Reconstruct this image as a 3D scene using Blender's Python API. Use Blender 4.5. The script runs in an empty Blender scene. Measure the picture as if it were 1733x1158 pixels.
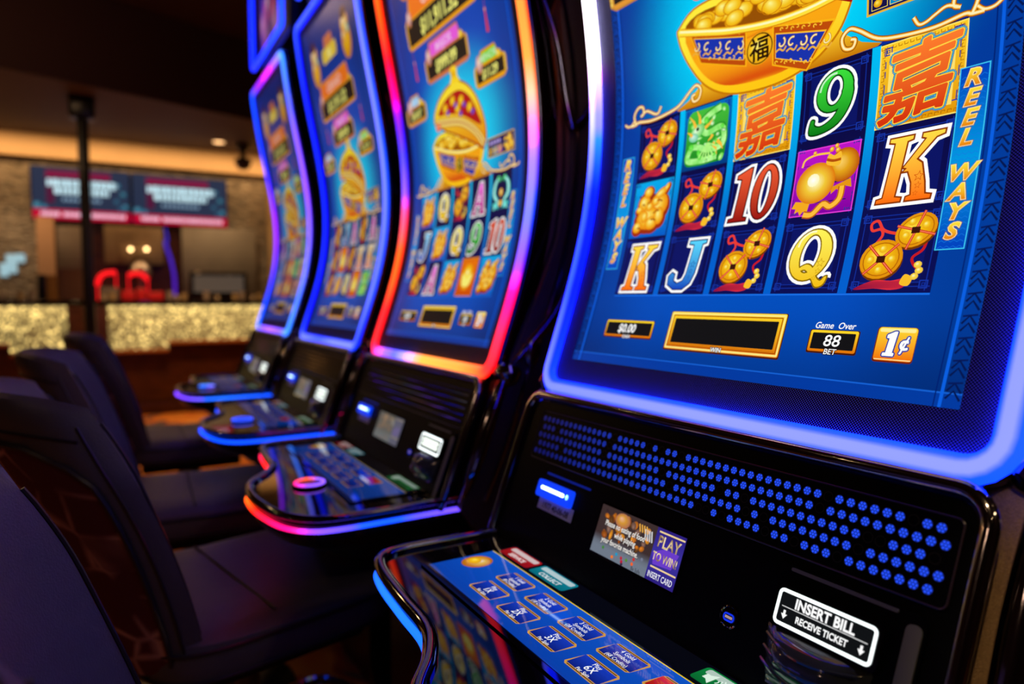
import bpy, bmesh, math, random
from mathutils import Vector, Matrix

# ------------------------------------------------------------------ scene, camera, world
SC = bpy.context.scene
COL = SC.collection
random.seed(7)
EYE = 1.15
F_PX = 1155.0
PITCH = math.atan(74.0 / F_PX)
YAW = math.radians(30.233)
cam_d = bpy.data.cameras.new('camera')
cam = bpy.data.objects.new('camera', cam_d)
COL.objects.link(cam)
look = Vector((-math.cos(PITCH) * math.cos(YAW), math.cos(PITCH) * math.sin(YAW), -math.sin(PITCH)))
cam.location = (0, 0, EYE)
cam.rotation_euler = look.to_track_quat('-Z', 'Y').to_euler()
cam_d.sensor_width = 36.0
cam_d.lens = F_PX * 36.0 / 1733.0
cam_d.clip_start = 0.02
cam_d.dof.use_dof = True
cam_d.dof.focus_distance = 0.66
cam_d.dof.aperture_fstop = 2.9
SC.camera = cam
SC.view_settings.view_transform = 'Standard'
SC.view_settings.look = 'None'
SC.view_settings.exposure = 0.0
SC.view_settings.gamma = 1.0
SC.view_settings.use_curve_mapping = False
w = bpy.data.worlds.new('casino_dark')
SC.world = w
w.use_nodes = True
w.node_tree.nodes['Background'].inputs[0].default_value = (0.010, 0.006, 0.009, 1)
w.node_tree.nodes['Background'].inputs[1].default_value = 0.25
try:
    SC.cycles.max_bounces = 6
    SC.cycles.caustics_reflective = False
    SC.cycles.caustics_refractive = False
    SC.cycles.sample_clamp_indirect = 3.0
except Exception:
    pass


def lamp(name, loc, power, color, radius=0.04, kind='POINT', rot=None, size=None):
    l = bpy.data.lights.new(name, kind)
    l.energy = power
    l.color = color
    if kind == 'AREA':
        l.shape = 'RECTANGLE'
        l.size, l.size_y = size
    else:
        l.shadow_soft_size = radius
    if kind == 'SPOT':
        l.spot_size = math.radians(110)
        l.spot_blend = 0.6
    o = bpy.data.objects.new(name, l)
    o.location = loc
    if rot:
        o.rotation_euler = rot
    COL.objects.link(o)
    return o


WARM = (1.0, 0.62, 0.30)
# ceiling downlights of the gaming floor (above and behind the camera)
for i, (x, y) in enumerate([(1.6, -1.4), (1.5, 1.5), (-0.5, -1.9), (-2.3, -1.7), (-4.2, -1.6), (0.6, 2.3),
                            (-3.4, 2.4), (3.0, 0.2)]):
    lamp('ceiling_downlight_lamp', (x, y, 3.05), 1.5, WARM, 0.014)
lamp('hall_lamp', (-0.3, -2.3, 2.3), 4.0, (1.0, 0.60, 0.40), 0.05)  # added fill from behind, brightens the chairs' patterned rear panel
lamp('aisle_lamp', (1.5, 0.75, 2.35), 10.0, (1.0, 0.72, 0.38), 0.05)  # added off to the side to brighten the bronze cheek
spot_o = lamp('track_spot_lamp', (0.45, -0.75, 3.05), 170.0, (1.0, 0.68, 0.34), 0.03, kind='SPOT')  # added narrow spot from the front, brightens the bronze cheek
spot_o.data.spot_size = math.radians(15)
spot_o.data.spot_blend = 0.5
spot_o.rotation_euler = (Vector((0.04, 0.60, 0.90)) - Vector((0.45, -0.75, 3.05))).to_track_quat('-Z', 'Y').to_euler()
# cashier area: cove light grazing the stone wall, counter lights
lamp('cove_lamp', (-8.45, 0.25, 2.78), 26.0, (1.0, 0.60, 0.26), kind='AREA', rot=(0, math.radians(20), 0), size=(0.15, 4.6))
lamp('cashier_lamp', (-8.1, 1.08, 2.70), 30.0, (1.0, 0.66, 0.36), 0.05, kind='SPOT')
lamp('cashier_lamp', (-8.1, -0.9, 2.70), 30.0, (1.0, 0.66, 0.36), 0.05, kind='SPOT')
lamp('hall_lamp', (-5.4, -2.2, 2.3), 9.0, (1.0, 0.55, 0.24), 0.06)
lamp('hall_lamp', (-5.2, -0.6, 3.1), 10.0, (1.0, 0.60, 0.28), 0.06)


# ------------------------------------------------------------------ colour helpers
def lin1(v):
    v = v / 255.0
    return v / 12.92 if v <= 0.04045 else ((v + 0.055) / 1.055) ** 2.4


def rgb(r, g, b):
    return (lin1(r), lin1(g), lin1(b))


def mix(a, b, t):
    t = max(0.0, min(1.0, t))
    return tuple(a[i] + (b[i] - a[i]) * t for i in range(3))


def satur(c, p=2.0):
    m = max(c) or 1
    r = [m * (x / m) ** p for x in c]
    if c[2] >= m and c[0] <= c[1] * 1.25 and c[0] < .6 * m:
        r[0] *= .12; r[1] *= 1.25
    return tuple(r)


def sstep(a, b, x):
    t = max(0.0, min(1.0, (x - a) / (b - a)))
    return t * t * (3 - 2 * t)


# ------------------------------------------------------------------ materials
def newmat(name):
    m = bpy.data.materials.new(name)
    m.use_nodes = True
    return m, m.node_tree, m.node_tree.nodes['Principled BSDF']


def pmat(name, base, rough=0.5, metal=0.0, coat=0.0, emit=None, es=1.0, ior=1.5, coat_rough=0.03, noise=None, bump=None):
    m, nt, b = newmat(name)
    b.inputs['Base Color'].default_value = (*base, 1)
    b.inputs['Roughness'].default_value = rough
    b.inputs['Metallic'].default_value = metal
    b.inputs['Coat Weight'].default_value = coat
    b.inputs['Coat Roughness'].default_value = coat_rough
    b.inputs['IOR'].default_value = ior
    if emit:
        b.inputs['Emission Color'].default_value = (*emit, 1)
        b.inputs['Emission Strength'].default_value = es
    tc = nt.nodes.new('ShaderNodeTexCoord')
    if noise:
        sc, amt = noise
        n = nt.nodes.new('ShaderNodeTexNoise')
        n.inputs['Scale'].default_value = sc
        n.inputs['Detail'].default_value = 4
        nt.links.new(tc.outputs['Object'], n.inputs['Vector'])
        r = nt.nodes.new('ShaderNodeMixRGB')
        r.inputs[1].default_value = (*[c * (1 - amt) for c in base], 1)
        r.inputs[2].default_value = (*[min(1, c * (1 + amt)) for c in base], 1)
        nt.links.new(n.outputs['Fac'], r.inputs[0])
        nt.links.new(r.outputs[0], b.inputs['Base Color'])
    if bump:
        sc, st = bump
        n = nt.nodes.new('ShaderNodeTexNoise')
        n.inputs['Scale'].default_value = sc
        n.inputs['Detail'].default_value = 3
        nt.links.new(tc.outputs['Object'], n.inputs['Vector'])
        bp = nt.nodes.new('ShaderNodeBump')
        bp.inputs['Strength'].default_value = st
        bp.inputs['Distance'].default_value = 0.002
        nt.links.new(n.outputs['Fac'], bp.inputs['Height'])
        nt.links.new(bp.outputs[0], b.inputs['Normal'])
    return m


def attr_mat(name, rough, strength=1.0, base=(0.003, 0.003, 0.004), coat=0.0, emissive=True, spec=0.5):
    m, nt, b = newmat(name)
    a = nt.nodes.new('ShaderNodeVertexColor')
    a.layer_name = 'Col'
    if emissive:
        b.inputs['Base Color'].default_value = (*base, 1)
        nt.links.new(a.outputs['Color'], b.inputs['Emission Color'])
        b.inputs['Emission Strength'].default_value = strength
    else:
        nt.links.new(a.outputs['Color'], b.inputs['Base Color'])
    b.inputs['Roughness'].default_value = rough
    b.inputs['Specular IOR Level'].default_value = spec
    return m


M_DISP = attr_mat('lit_display', 0.30, spec=0.12)
M_DECKDISP = attr_mat('lit_touch_display', 0.025, 1.0, spec=0.6)
M_PRINT = attr_mat('printed_label', 0.5, emissive=False)
M_LED = attr_mat('light_tube', 0.35, 1.0, base=(0.05, 0.05, 0.05))
M_GLOSS = pmat('gloss_black_plastic', (0.004, 0.004, 0.005), 0.03)
M_SATIN = pmat('satin_black_panel', (0.004, 0.0045, 0.007), 0.36, noise=(900, 0.5))
M_SATIN.node_tree.nodes['Principled BSDF'].inputs['Specular IOR Level'].default_value = 0.08
M_BODY = pmat('black_cabinet_metal', (0.010, 0.009, 0.011), 0.30, 0.4)
M_CHROME = pmat('dark_chrome', (0.42, 0.40, 0.40), 0.09, 1.0)
M_RIM = pmat('smoked_chrome', (0.16, 0.15, 0.155), 0.07, 1.0)
M_BRONZE = pmat('bronze_flake_metal', (0.24, 0.145, 0.065), 0.38, 0.45, noise=(700, 0.6), bump=(1200, 0.5))
M_LEATHER = pmat('black_leather', (0.112, 0.096, 0.124), 0.38, bump=(420, 0.35), noise=(60, 0.15))
M_PIPING = pmat('leather_piping', (0.030, 0.022, 0.030), 0.35)
M_STEEL = pmat('brushed_steel', (0.30, 0.29, 0.28), 0.25, 1.0)
M_SMOKE = pmat('clear_dark_plastic', (0.07, 0.085, 0.09), 0.10, coat=0.6)


def bezel_mat():
    m, nt, b = newmat('dotted_bezel_glass')
    uv = nt.nodes.new('ShaderNodeUVMap')
    vo = nt.nodes.new('ShaderNodeTexVoronoi')
    vo.inputs['Scale'].default_value = 1.0
    vo.inputs['Randomness'].default_value = 0.0
    mp = nt.nodes.new('ShaderNodeMapping')
    mp.inputs['Rotation'].default_value = (0, 0, math.radians(45))
    mp.inputs['Scale'].default_value = (480, 480, 480)
    nt.links.new(uv.outputs[0], mp.inputs['Vector'])
    nt.links.new(mp.outputs[0], vo.inputs['Vector'])
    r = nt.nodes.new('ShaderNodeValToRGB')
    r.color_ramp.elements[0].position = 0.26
    r.color_ramp.elements[0].color = (0.40, 0.46, 0.95, 1)  # dots tinted blue to carry the light frame's glow
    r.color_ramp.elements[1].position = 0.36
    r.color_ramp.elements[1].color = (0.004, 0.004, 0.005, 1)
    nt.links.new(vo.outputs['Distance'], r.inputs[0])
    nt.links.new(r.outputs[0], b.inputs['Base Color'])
    b.inputs['Roughness'].default_value = 0.6
    b.inputs['Specular IOR Level'].default_value = 0.1
    return m


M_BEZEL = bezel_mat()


# ------------------------------------------------------------------ mesh builders
class MB:
    def __init__(s):
        s.v, s.f, s.c, s.uv, s.sm = [], [], [], [], []

    def vert(s, p, col=(0, 0, 0), uv=(0, 0)):
        s.v.append(tuple(p)); s.c.append(col); s.uv.append(uv)
        return len(s.v) - 1

    def face(s, idx, smooth=True):
        s.f.append(tuple(idx)); s.sm.append(smooth)

    def grid(s, rows, close_u=False, close_v=False, cols=None, uvs=None, smooth=True):
        n, m = len(rows), len(rows[0])
        base = len(s.v)
        for i in range(n):
            for j in range(m):
                s.vert(rows[i][j], cols[i][j] if cols else (0, 0, 0), uvs[i][j] if uvs else (0, 0))
        for i in range(n if close_v else n - 1):
            for j in range(m if close_u else m - 1):
                a = base + i * m + j
                b = base + i * m + (j + 1) % m
                c = base + ((i + 1) % n) * m + (j + 1) % m
                d = base + ((i + 1) % n) * m + j
                s.face((a, b, c, d), smooth)

    def cap(s, ring, smooth=False):
        b = len(s.v)
        for p in ring:
            s.vert(p)
        s.face(range(b, b + len(ring)), smooth)

    def box(s, c, d, rot=None, bevel=0.0):
        cx, cy, cz = c
        hx, hy, hz = d[0] / 2, d[1] / 2, d[2] / 2
        bm = bmesh.new()
        bmesh.ops.create_cube(bm, size=1)
        for v in bm.verts:
            v.co = Vector((v.co.x * 2 * hx, v.co.y * 2 * hy, v.co.z * 2 * hz))
        if bevel > 0:
            bmesh.ops.bevel(bm, geom=list(bm.edges), offset=bevel, segments=2, affect='EDGES', profile=0.5)
        if rot:
            bmesh.ops.rotate(bm, verts=bm.verts, matrix=rot)
        b = len(s.v)
        bm.verts.index_update()
        for v in bm.verts:
            s.vert((v.co.x + cx, v.co.y + cy, v.co.z + cz))
        for f in bm.faces:
            s.face([b + v.index for v in f.verts], False)
        bm.free()

    def tube(s, pts, r, seg=10, closed=False, cols=None, caps=True, flat=1.0):
        pts = [Vector(p) for p in pts]
        n = len(pts)
        rows, cc = [], []
        prev = None
        for i, p in enumerate(pts):
            a = pts[(i - 1) % n] if (closed or i > 0) else pts[i]
            b = pts[(i + 1) % n] if (closed or i < n - 1) else pts[i]
            t = (b - a).normalized() if (b - a).length > 1e-9 else Vector((0, 0, 1))
            if prev is None:
                up = Vector((0, 0, 1)) if abs(t.z) < 0.9 else Vector((0, 1, 0))
                nrm = (up - t * up.dot(t)).normalized()
            else:
                nrm = (prev - t * prev.dot(t)).normalized()
            prev = nrm
            bi = t.cross(nrm)
            rr = r[i] if isinstance(r, (list, tuple)) else r
            rows.append([p + (nrm * math.cos(k * 2 * math.pi / seg) * flat + bi * math.sin(k * 2 * math.pi / seg)) * rr for k in range(seg)])
            cc.append([cols[i]] * seg if cols else [(0, 0, 0)] * seg)
        s.grid(rows, close_u=True, close_v=closed, cols=cc)
        if caps and not closed:
            s.cap(rows[0][::-1]); s.cap(rows[-1])

    def lathe(s, c, prof, seg=28, axis='Z'):
        rows = []
        for r, h in prof:
            row = []
            for k in range(seg):
                a = 2 * math.pi * k / seg
                if axis == 'Z':
                    row.append((c[0] + r * math.cos(a), c[1] + r * math.sin(a), c[2] + h))
                else:
                    row.append((c[0] + r * math.cos(a), c[1] + h, c[2] + r * math.sin(a)))
            rows.append(row)
        s.grid(rows, close_u=True)

    def prism(s, poly, lo, hi, fn):
        """poly 2D outline, fn(a,b,t)->xyz ; extruded t lo..hi"""
        n = len(poly)
        s.grid([[fn(a, b, t) for a, b in poly] for t in (lo, hi)], close_u=True, smooth=False)
        s.cap([fn(a, b, lo) for a, b in poly][::-1]); s.cap([fn(a, b, hi) for a, b in poly])

    def build(s, name, mat, parent=None, shift=(0, 0, 0), fixn=True):
        me = bpy.data.meshes.new(name)
        me.from_pydata([(x + shift[0], y + shift[1], z + shift[2]) for x, y, z in s.v], [], s.f)
        me.polygons.foreach_set('use_smooth', s.sm)
        ca = me.color_attributes.new('Col', 'FLOAT_COLOR', 'POINT')
        ca.data.foreach_set('color', [q for c in s.c for q in (c[0], c[1], c[2], 1.0)])
        if any(u != (0, 0) for u in s.uv):
            ul = me.uv_layers.new(name='UVMap')
            ul.data.foreach_set('uv', [q for l in me.loops for q in s.uv[l.vertex_index]])
        me.materials.append(mat)
        if fixn:
            bm = bmesh.new(); bm.from_mesh(me)
            bmesh.ops.remove_doubles(bm, verts=bm.verts, dist=1e-6)
            bmesh.ops.recalc_face_normals(bm, faces=bm.faces)
            bm.to_mesh(me); bm.free()
        try:
            if fixn:
                me.set_sharp_from_angle(angle=math.radians(38))
        except Exception:
            pass
        me.update()
        o = bpy.data.objects.new(name, me)
        COL.objects.link(o)
        if parent is not None:
            o.parent = parent
        return o


def thing(name, label, cat, loc=(0, 0, 0), rz=0.0, group=None):
    o = bpy.data.objects.new(name, None)
    o.empty_display_size = 0.05
    COL.objects.link(o)
    o.location = loc
    o.rotation_euler = (0, 0, rz)
    tag(o, label, cat, group)
    return o


def tag(o, label=None, cat=None, group=None, kind=None):
    if label: o['label'] = label
    if cat: o['category'] = cat
    if group: o['group'] = group
    if kind: o['kind'] = kind
    return o


# ------------------------------------------------------------------ flat artwork shapes (2D)
def eval_curve(c):
    o = bpy.data.objects.new('tmp', c)
    COL.objects.link(o)
    dg = bpy.context.evaluated_depsgraph_get()
    me = bpy.data.meshes.new_from_object(o.evaluated_get(dg))
    vs = [(v.co.x, v.co.y) for v in me.vertices]
    fs = [tuple(p.vertices) for p in me.polygons]
    bpy.data.objects.remove(o)
    bpy.data.meshes.remove(me)
    bpy.data.curves.remove(c)
    return vs, fs


_cache = {}


def text2d(s, off=0.0, align='CENTER'):
    key = ('t', s, off, align)
    if key not in _cache:
        c = bpy.data.curves.new('t', 'FONT')
        c.body = s
        c.size = 1.0
        c.fill_mode = 'BOTH'
        c.offset = off
        c.resolution_u = 3
        c.align_x = align
        _cache[key] = eval_curve(c)
    return _cache[key]


def fill(polys, off=0.0):
    key = ('p', str(polys), off)
    if key not in _cache:
        c = bpy.data.curves.new('t', 'CURVE')
        c.dimensions = '2D'
        c.fill_mode = 'BOTH'
        c.offset = off
        for pts in polys:
            s = c.splines.new('POLY')
            s.points.add(len(pts) - 1)
            for p, q in zip(s.points, pts):
                p.co = (q[0], q[1], 0, 1)
            s.use_cyclic_u = True
        _cache[key] = eval_curve(c)
    return _cache[key]


def ell(cx, cy, rx, ry, n=28, rot=0.0, a0=0, a1=2 * math.pi, closed=True):
    m = n if closed else n + 1
    out = []
    for k in range(m):
        a = a0 + (a1 - a0) * k / n
        x, y = rx * math.cos(a), ry * math.sin(a)
        out.append((cx + x * math.cos(rot) - y * math.sin(rot), cy + x * math.sin(rot) + y * math.cos(rot)))
    return out


def rrect(x0, y0, x1, y1, r, n=4):
    out = []
    for cx, cy, a in ((x1 - r, y0 + r, -90), (x1 - r, y1 - r, 0), (x0 + r, y1 - r, 90), (x0 + r, y0 + r, 180)):
        for k in range(n + 1):
            t = math.radians(a + 90 * k / n)
            out.append((cx + r * math.cos(t), cy + r * math.sin(t)))
    return out


def stroke(pts, wid):
    n = len(pts)
    L, R = [], []
    for i in range(n):
        a = pts[max(0, i - 1)]; b = pts[min(n - 1, i + 1)]
        dx, dy = b[0] - a[0], b[1] - a[1]
        l = math.hypot(dx, dy) or 1
        wd = (wid[i] if isinstance(wid, (list, tuple)) else wid) / 2
        L.append((pts[i][0] - dy / l * wd, pts[i][1] + dx / l * wd))
        R.append((pts[i][0] + dy / l * wd, pts[i][1] - dx / l * wd))
    return L, R


def smooth(pts, n=6, closed=False):
    out = []
    m = len(pts)
    rng = range(m if closed else m - 1)
    g = lambda i: pts[i % m] if closed else pts[max(0, min(m - 1, i))]
    for i in rng:
        p0, p1, p2, p3 = g(i - 1), g(i), g(i + 1), g(i + 2)
        for k in range(n):
            t = k / n
            out.append(tuple(0.5 * (2 * p1[d] + (p2[d] - p0[d]) * t + (2 * p0[d] - 5 * p1[d] + 4 * p2[d] - p3[d]) * t * t
                                    + (3 * p1[d] - p0[d] - 3 * p2[d] + p3[d]) * t ** 3) for d in range(len(p1))))
    if not closed:
        out.append(tuple(pts[-1]))
    return out


class Art:
    """flat coloured shapes collected in 2D and laid onto a surface"""
    def __init__(s, step=0.012, layer=0.00022):
        s.v, s.f, s.c = [], [], []
        s.step, s.layer = step, layer

    def add(s, vf, lay, col, T=None):
        vs, fs = vf
        if not fs:
            return
        pts = [T(x, y) for x, y in vs] if T else vs
        b = len(s.v)
        for (x, y) in pts:
            s.v.append((x, y, lay))
            s.c.append(col(x, y) if callable(col) else col)
        s.f += [tuple(b + i for i in f) for f in fs]

    def poly(s, pts, lay, col, off=0.0, T=None, holes=None):
        s.add(fill([pts] + (holes or []), off), lay, col, T)

    def strip(s, pts, wid, lay, col, T=None):
        L, R = stroke(pts, wid)
        n = len(L)
        s.add((L + R, [(i, i + 1, n + i + 1, n + i) for i in range(n - 1)]), lay, col, T)

    def disc(s, cx, cy, rx, ry, lay, cin, cout, rot=0.0, hx=-0.25, hy=0.3, n=22, T=None, rings=4):
        vs, fs, cs = [], [], []
        for k in range(rings + 1):
            t = k / rings
            for j in range(n):
                a = 2 * math.pi * j / n
                x = rx * t * math.cos(a) + hx * rx * (1 - t)
                y = ry * t * math.sin(a) + hy * ry * (1 - t)
                vs.append((cx + x * math.cos(rot) - y * math.sin(rot), cy + x * math.sin(rot) + y * math.cos(rot)))
                md = mix(cin, cout, .4)
                md = (md[0], md[1] * .92, md[2] * .12) if cout[2] < .3 * cout[0] and cout[1] > .12 * cout[0] else satur(md, 1.5)
                cs.append(mix(cin, md, t / .45) if t < .45 else mix(md, cout, (t - .45) / .55))
        for k in range(rings):
            for j in range(n):
                fs.append((k * n + j, k * n + (j + 1) % n, (k + 1) * n + (j + 1) % n, (k + 1) * n + j))
        b = len(s.v)
        for (x, y), c in zip(vs, cs):
            if T: x, y = T(x, y)
            s.v.append((x, y, lay)); s.c.append(c)
        s.f += [tuple(b + i for i in f) for f in fs]

    def text(s, st, x, y, size, lay, col, off=0.0, sx=1.0, shear=0.0, align='CENTER', vcen=0.36):
        s.add(text2d(st, off, align), lay, col, lambda a, b: (x + a * size * sx + (b - vcen) * size * shear, y + (b - vcen) * size))

    def outline(s, vf, r, lay, col, T=None, n=12):
        for k in range(n):
            a = 2 * math.pi * k / n
            dx, dy = r * math.cos(a), r * math.sin(a)
            s.add(vf, lay, col, (lambda x, y, dx=dx, dy=dy: (T(x, y)[0] + dx, T(x, y)[1] + dy)) if T else (lambda x, y, dx=dx, dy=dy: (x + dx, y + dy)))

    def rect(s, x0, y0, x1, y1, lay, col, nx=1, ny=1):
        vs = [(x0 + (x1 - x0) * i / nx, y0 + (y1 - y0) * j / ny) for j in range(ny + 1) for i in range(nx + 1)]
        fs = [(j * (nx + 1) + i, j * (nx + 1) + i + 1, (j + 1) * (nx + 1) + i + 1, (j + 1) * (nx + 1) + i) for j in range(ny) for i in range(nx)]
        s.add((vs, fs), lay, col)

    def ring(s, x0, y0, x1, y1, wd, lay, col, r=0.0):
        if r:
            s.add(fill([rrect(x0, y0, x1, y1, r), rrect(x0 + wd, y0 + wd, x1 - wd, y1 - wd, max(1e-4, r - wd))]), lay, col)
        else:
            s.rect(x0, y0, x1, y0 + wd, lay, col); s.rect(x0, y1 - wd, x1, y1, lay, col)
            s.rect(x0, y0 + wd, x0 + wd, y1 - wd, lay, col); s.rect(x1 - wd, y0 + wd, x1, y1 - wd, lay, col)

    def build(s, name, parent, mapper, mat=None, shift=(0, 0, 0), base=0.0003, label=None, cut=True):
        me = bpy.data.meshes.new(name)
        me.from_pydata([(x, y, l) for x, y, l in s.v], [], s.f)
        ca = me.color_attributes.new('Col', 'FLOAT_COLOR', 'POINT')
        ca.data.foreach_set('color', [q for c in s.c for q in (c[0], c[1], c[2], 1.0)])
        bm = bmesh.new(); bm.from_mesh(me)
        if cut:
            ys = [v.co.y for v in bm.verts]
            k0, k1 = math.ceil(min(ys) / s.step), math.floor(max(ys) / s.step)
            for k in range(k0, k1 + 1):
                bmesh.ops.bisect_plane(bm, geom=bm.verts[:] + bm.edges[:] + bm.faces[:], dist=1e-6,
                                       plane_co=(0, k * s.step, 0), plane_no=(0, 1, 0))
        for v in bm.verts:
            p = mapper(v.co.x, v.co.y, base + v.co.z * s.layer)
            v.co = Vector((p[0] + shift[0], p[1] + shift[1], p[2] + shift[2]))
        bm.to_mesh(me); bm.free()
        me.materials.append(mat or M_DISP)
        o = bpy.data.objects.new(name, me)
        COL.objects.link(o)
        if parent is not None: o.parent = parent
        if label: o['label'] = label
        return o


# ------------------------------------------------------------------ curved screen profile
PC = [-0.20079969705657594, 0.694724114367865, -1.802671488752782, 2.6395956648575187, -1.3730103523324741,
      -0.3367281031402325, 0.3229842393612874, 0.6167738156785859]


def prof_y(z):
    r = 0.0
    for c in PC:
        r = r * z + c
    return r


_N = 1200
_pz = [-0.16 + 1.14 * i / _N for i in range(_N + 1)]
_py = [prof_y(z) for z in _pz]
_ps = [0.0]
for i in range(_N):
    _ps.append(_ps[-1] + math.hypot(_pz[i + 1] - _pz[i], _py[i + 1] - _py[i]))
_i0 = min(range(_N + 1), key=lambda i: abs(_pz[i] + 0.09))
_s0 = _ps[_i0]
_ps = [s - _s0 for s in _ps]


def S(u, v, d=0.0):
    """u across, v along the curved face (0 = bottom of picture), d towards the player"""
    lo, hi = 0, _N - 1
    t = (v - _ps[0]) / (_ps[-1] - _ps[0])
    i = max(0, min(_N - 1, int(t * _N)))
    while i > 0 and _ps[i] > v: i -= 1
    while i < _N - 1 and _ps[i + 1] < v: i += 1
    ds = _ps[i + 1] - _ps[i]
    k = (v - _ps[i]) / ds
    ty, tz = (_py[i + 1] - _py[i]) / ds, (_pz[i + 1] - _pz[i]) / ds
    y = _py[i] + k * (_py[i + 1] - _py[i])
    z = _pz[i] + k * (_pz[i + 1] - _pz[i])
    return (u, y - tz * d, z + EYE + ty * d)


# lower face panel plane: s downwards from its top edge
PA = (0.55, -0.15); PB = (0.475, -0.35)
_pl = math.hypot(PB[0] - PA[0], PB[1] - PA[1])
_pt = ((PB[0] - PA[0]) / _pl, (PB[1] - PA[1]) / _pl)


def P(u, s, d=0.0):
    y = PA[0] + _pt[0] * s; z = PA[1] + _pt[1] * s
    return (u, y + _pt[1] * d, z + EYE - _pt[0] * d)


def Pn(u, ns, d=0.0):   # for artwork: y-up in 2D
    return P(u, -ns, d)


DZ = EYE - 0.345


def D(u, y, d=0.0):
    return (u, y, DZ + d)


SH = (0, -0.8, 0)     # machine root sits at y = 0.8
GOLD = rgb(255, 190, 30); GOLD_L = rgb(255, 236, 120); GOLD_D = rgb(200, 95, 10); GOLD_DD = rgb(120, 45, 5)
WHITE = rgb(255, 255, 255)


def hdr(c, k=3.0):
    """light tubes: the strongest channels run far past white, as in a real lit tube"""
    m = max(c)
    return tuple(x * k if x > .80 * m else x * (1 + (k - 1) * max(0.0, x / m - .55) * .6) for x in c)

# ------------------------------------------------------------------ reel symbols (unit box -1..1)
def TR(cx, cy, s, shear=0.0, sx=1.0):
    return lambda x, y: (cx + (x * sx + y * shear) * s, cy + y * s)


GLYPH = {
    'K': [[[(-.85, 1), (-.05, 1), (-.05, .84), (-.22, .80), (-.22, -.80), (0, -.84), (0, -1), (-.85, -1), (-.85, -.84), (-.66, -.80), (-.66, .80), (-.85, .84)]],
          [[(-.24, .02), (.30, .80), (.18, .84), (.18, 1), (.90, 1), (.90, .84), (.66, .78), (.12, .12), (.02, -.05)]],
          [[(-.1, .02), (.14, .30), (.40, .12), (.62, -.45), (.72, -.80), (.92, -.84), (.92, -1), (.10, -1), (.10, -.84), (.24, -.80), (.16, -.45), (-.02, -.12), (-.24, -.12)]]],
    'Q': [[ell(0, .1, .82, .88), ell(-.02, .14, .36, .62)[::-1]],
          [smooth([(-.35, -.52), (-.05, -.42), (.28, -.72), (.55, -1.0), (.85, -.92), (.92, -.62), (.78, -.62), (.68, -.74), (.50, -.62), (.25, -.30), (-.05, -.18), (-.38, -.36)], 4, True)]],
    '9': [[ell(0, .32, .72, .68), ell(0, .34, .30, .46)[::-1]],
          [smooth([(.30, .34), (.72, .34), (.70, -.25), (.35, -.78), (-.25, -1.0), (-.78, -.95), (-.80, -.48), (-.62, -.48), (-.58, -.66), (-.30, -.72), (.10, -.50), (.30, -.05)], 4, True)]],
    '10': [[[(-.98, .62), (-.98, .78), (-.42, 1), (-.30, 1), (-.30, -.82), (-.12, -.85), (-.12, -1), (-.98, -1), (-.98, -.85), (-.76, -.82), (-.76, .58)]],
           [ell(.42, 0, .56, 1.0), ell(.42, 0, .20, .76)[::-1]]],
    'J': [[[(-.15, 1), (.85, 1), (.85, .84), (.66, .80), (.66, -.35), (.55, -.75), (.20, -1), (-.35, -1), (-.80, -.78), (-.88, -.42), (-.70, -.25), (-.48, -.34), (-.45, -.62), (-.22, -.72), (.05, -.62), (.14, -.35), (.14, .80), (-.15, .84)]]],
    'A': [[[(-.15, 1), (.28, 1), (.78, -.82), (.95, -.85), (.95, -1), (.12, -1), (.12, -.85), (.28, -.82), (.20, -.42), (-.36, -.42), (-.48, -.82), (-.30, -.85), (-.30, -1), (-.98, -1), (-.98, -.85), (-.80, -.82)],
           [(-.28, -.22), (-.02, .48), (.15, -.22)]]],
}
GCOL = {'K': (rgb(255, 222, 70), rgb(255, 105, 10)), 'Q': (rgb(255, 246, 90), rgb(245, 190, 10)), '9': (rgb(60, 225, 60), rgb(5, 120, 20)),
        '10': (rgb(240, 90, 50), rgb(150, 15, 15)), 'J': (rgb(90, 215, 255), rgb(10, 60, 190)), 'A': (rgb(255, 110, 240), rgb(190, 0, 120))}


def star(cx, cy, r):
    return [(cx + (r if k % 2 == 0 else r * .42) * math.sin(math.pi * k / 5), cy + (r if k % 2 == 0 else r * .42) * math.cos(math.pi * k / 5)) for k in range(10)]


def sym_glyph(a, g, cx, cy, s, hi=True):
    top, bot = GCOL[g]
    sxx = 1.0 if g == '10' else .92
    T = TR(cx, cy, s, .10, sxx)
    def col(x, y):
        t = (y - (cy - s)) / (2 * s)
        return mix(bot, top, t)
    dark = tuple(c * .28 for c in bot)
    for pl in GLYPH[g]:
        a.add(fill(pl, .115), 1, WHITE, T)
    for pl in GLYPH[g]:
        a.add(fill(pl, .015), 2, dark, T)
        a.add(fill(pl, -.035), 3, col, T)
    if hi and g in 'KQJ':
        for k, (x, y, r) in enumerate([(.38, -.28, .17), (.42, -.55, .12), (.40, -.78, .09)]):
            if g == 'Q': x, y = x + .12 - .06 * k, y + .1
            if g == 'J': x, y = .40 - .02 * k, y + .3
            a.add(fill([star(x, y, r), star(x, y, r * .72)[::-1]]), 4, mix(bot, (0, 0, 0), .35), T)
    if g in ('Q', '9'):
        L = smooth([(-.62, .42), (-.55, .70), (-.28, .92), (0, .95)], 4)
        a.strip(L, .07, 4, mix(top, WHITE, .55), TR(cx, cy, s * .93, .10, sxx))


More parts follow.
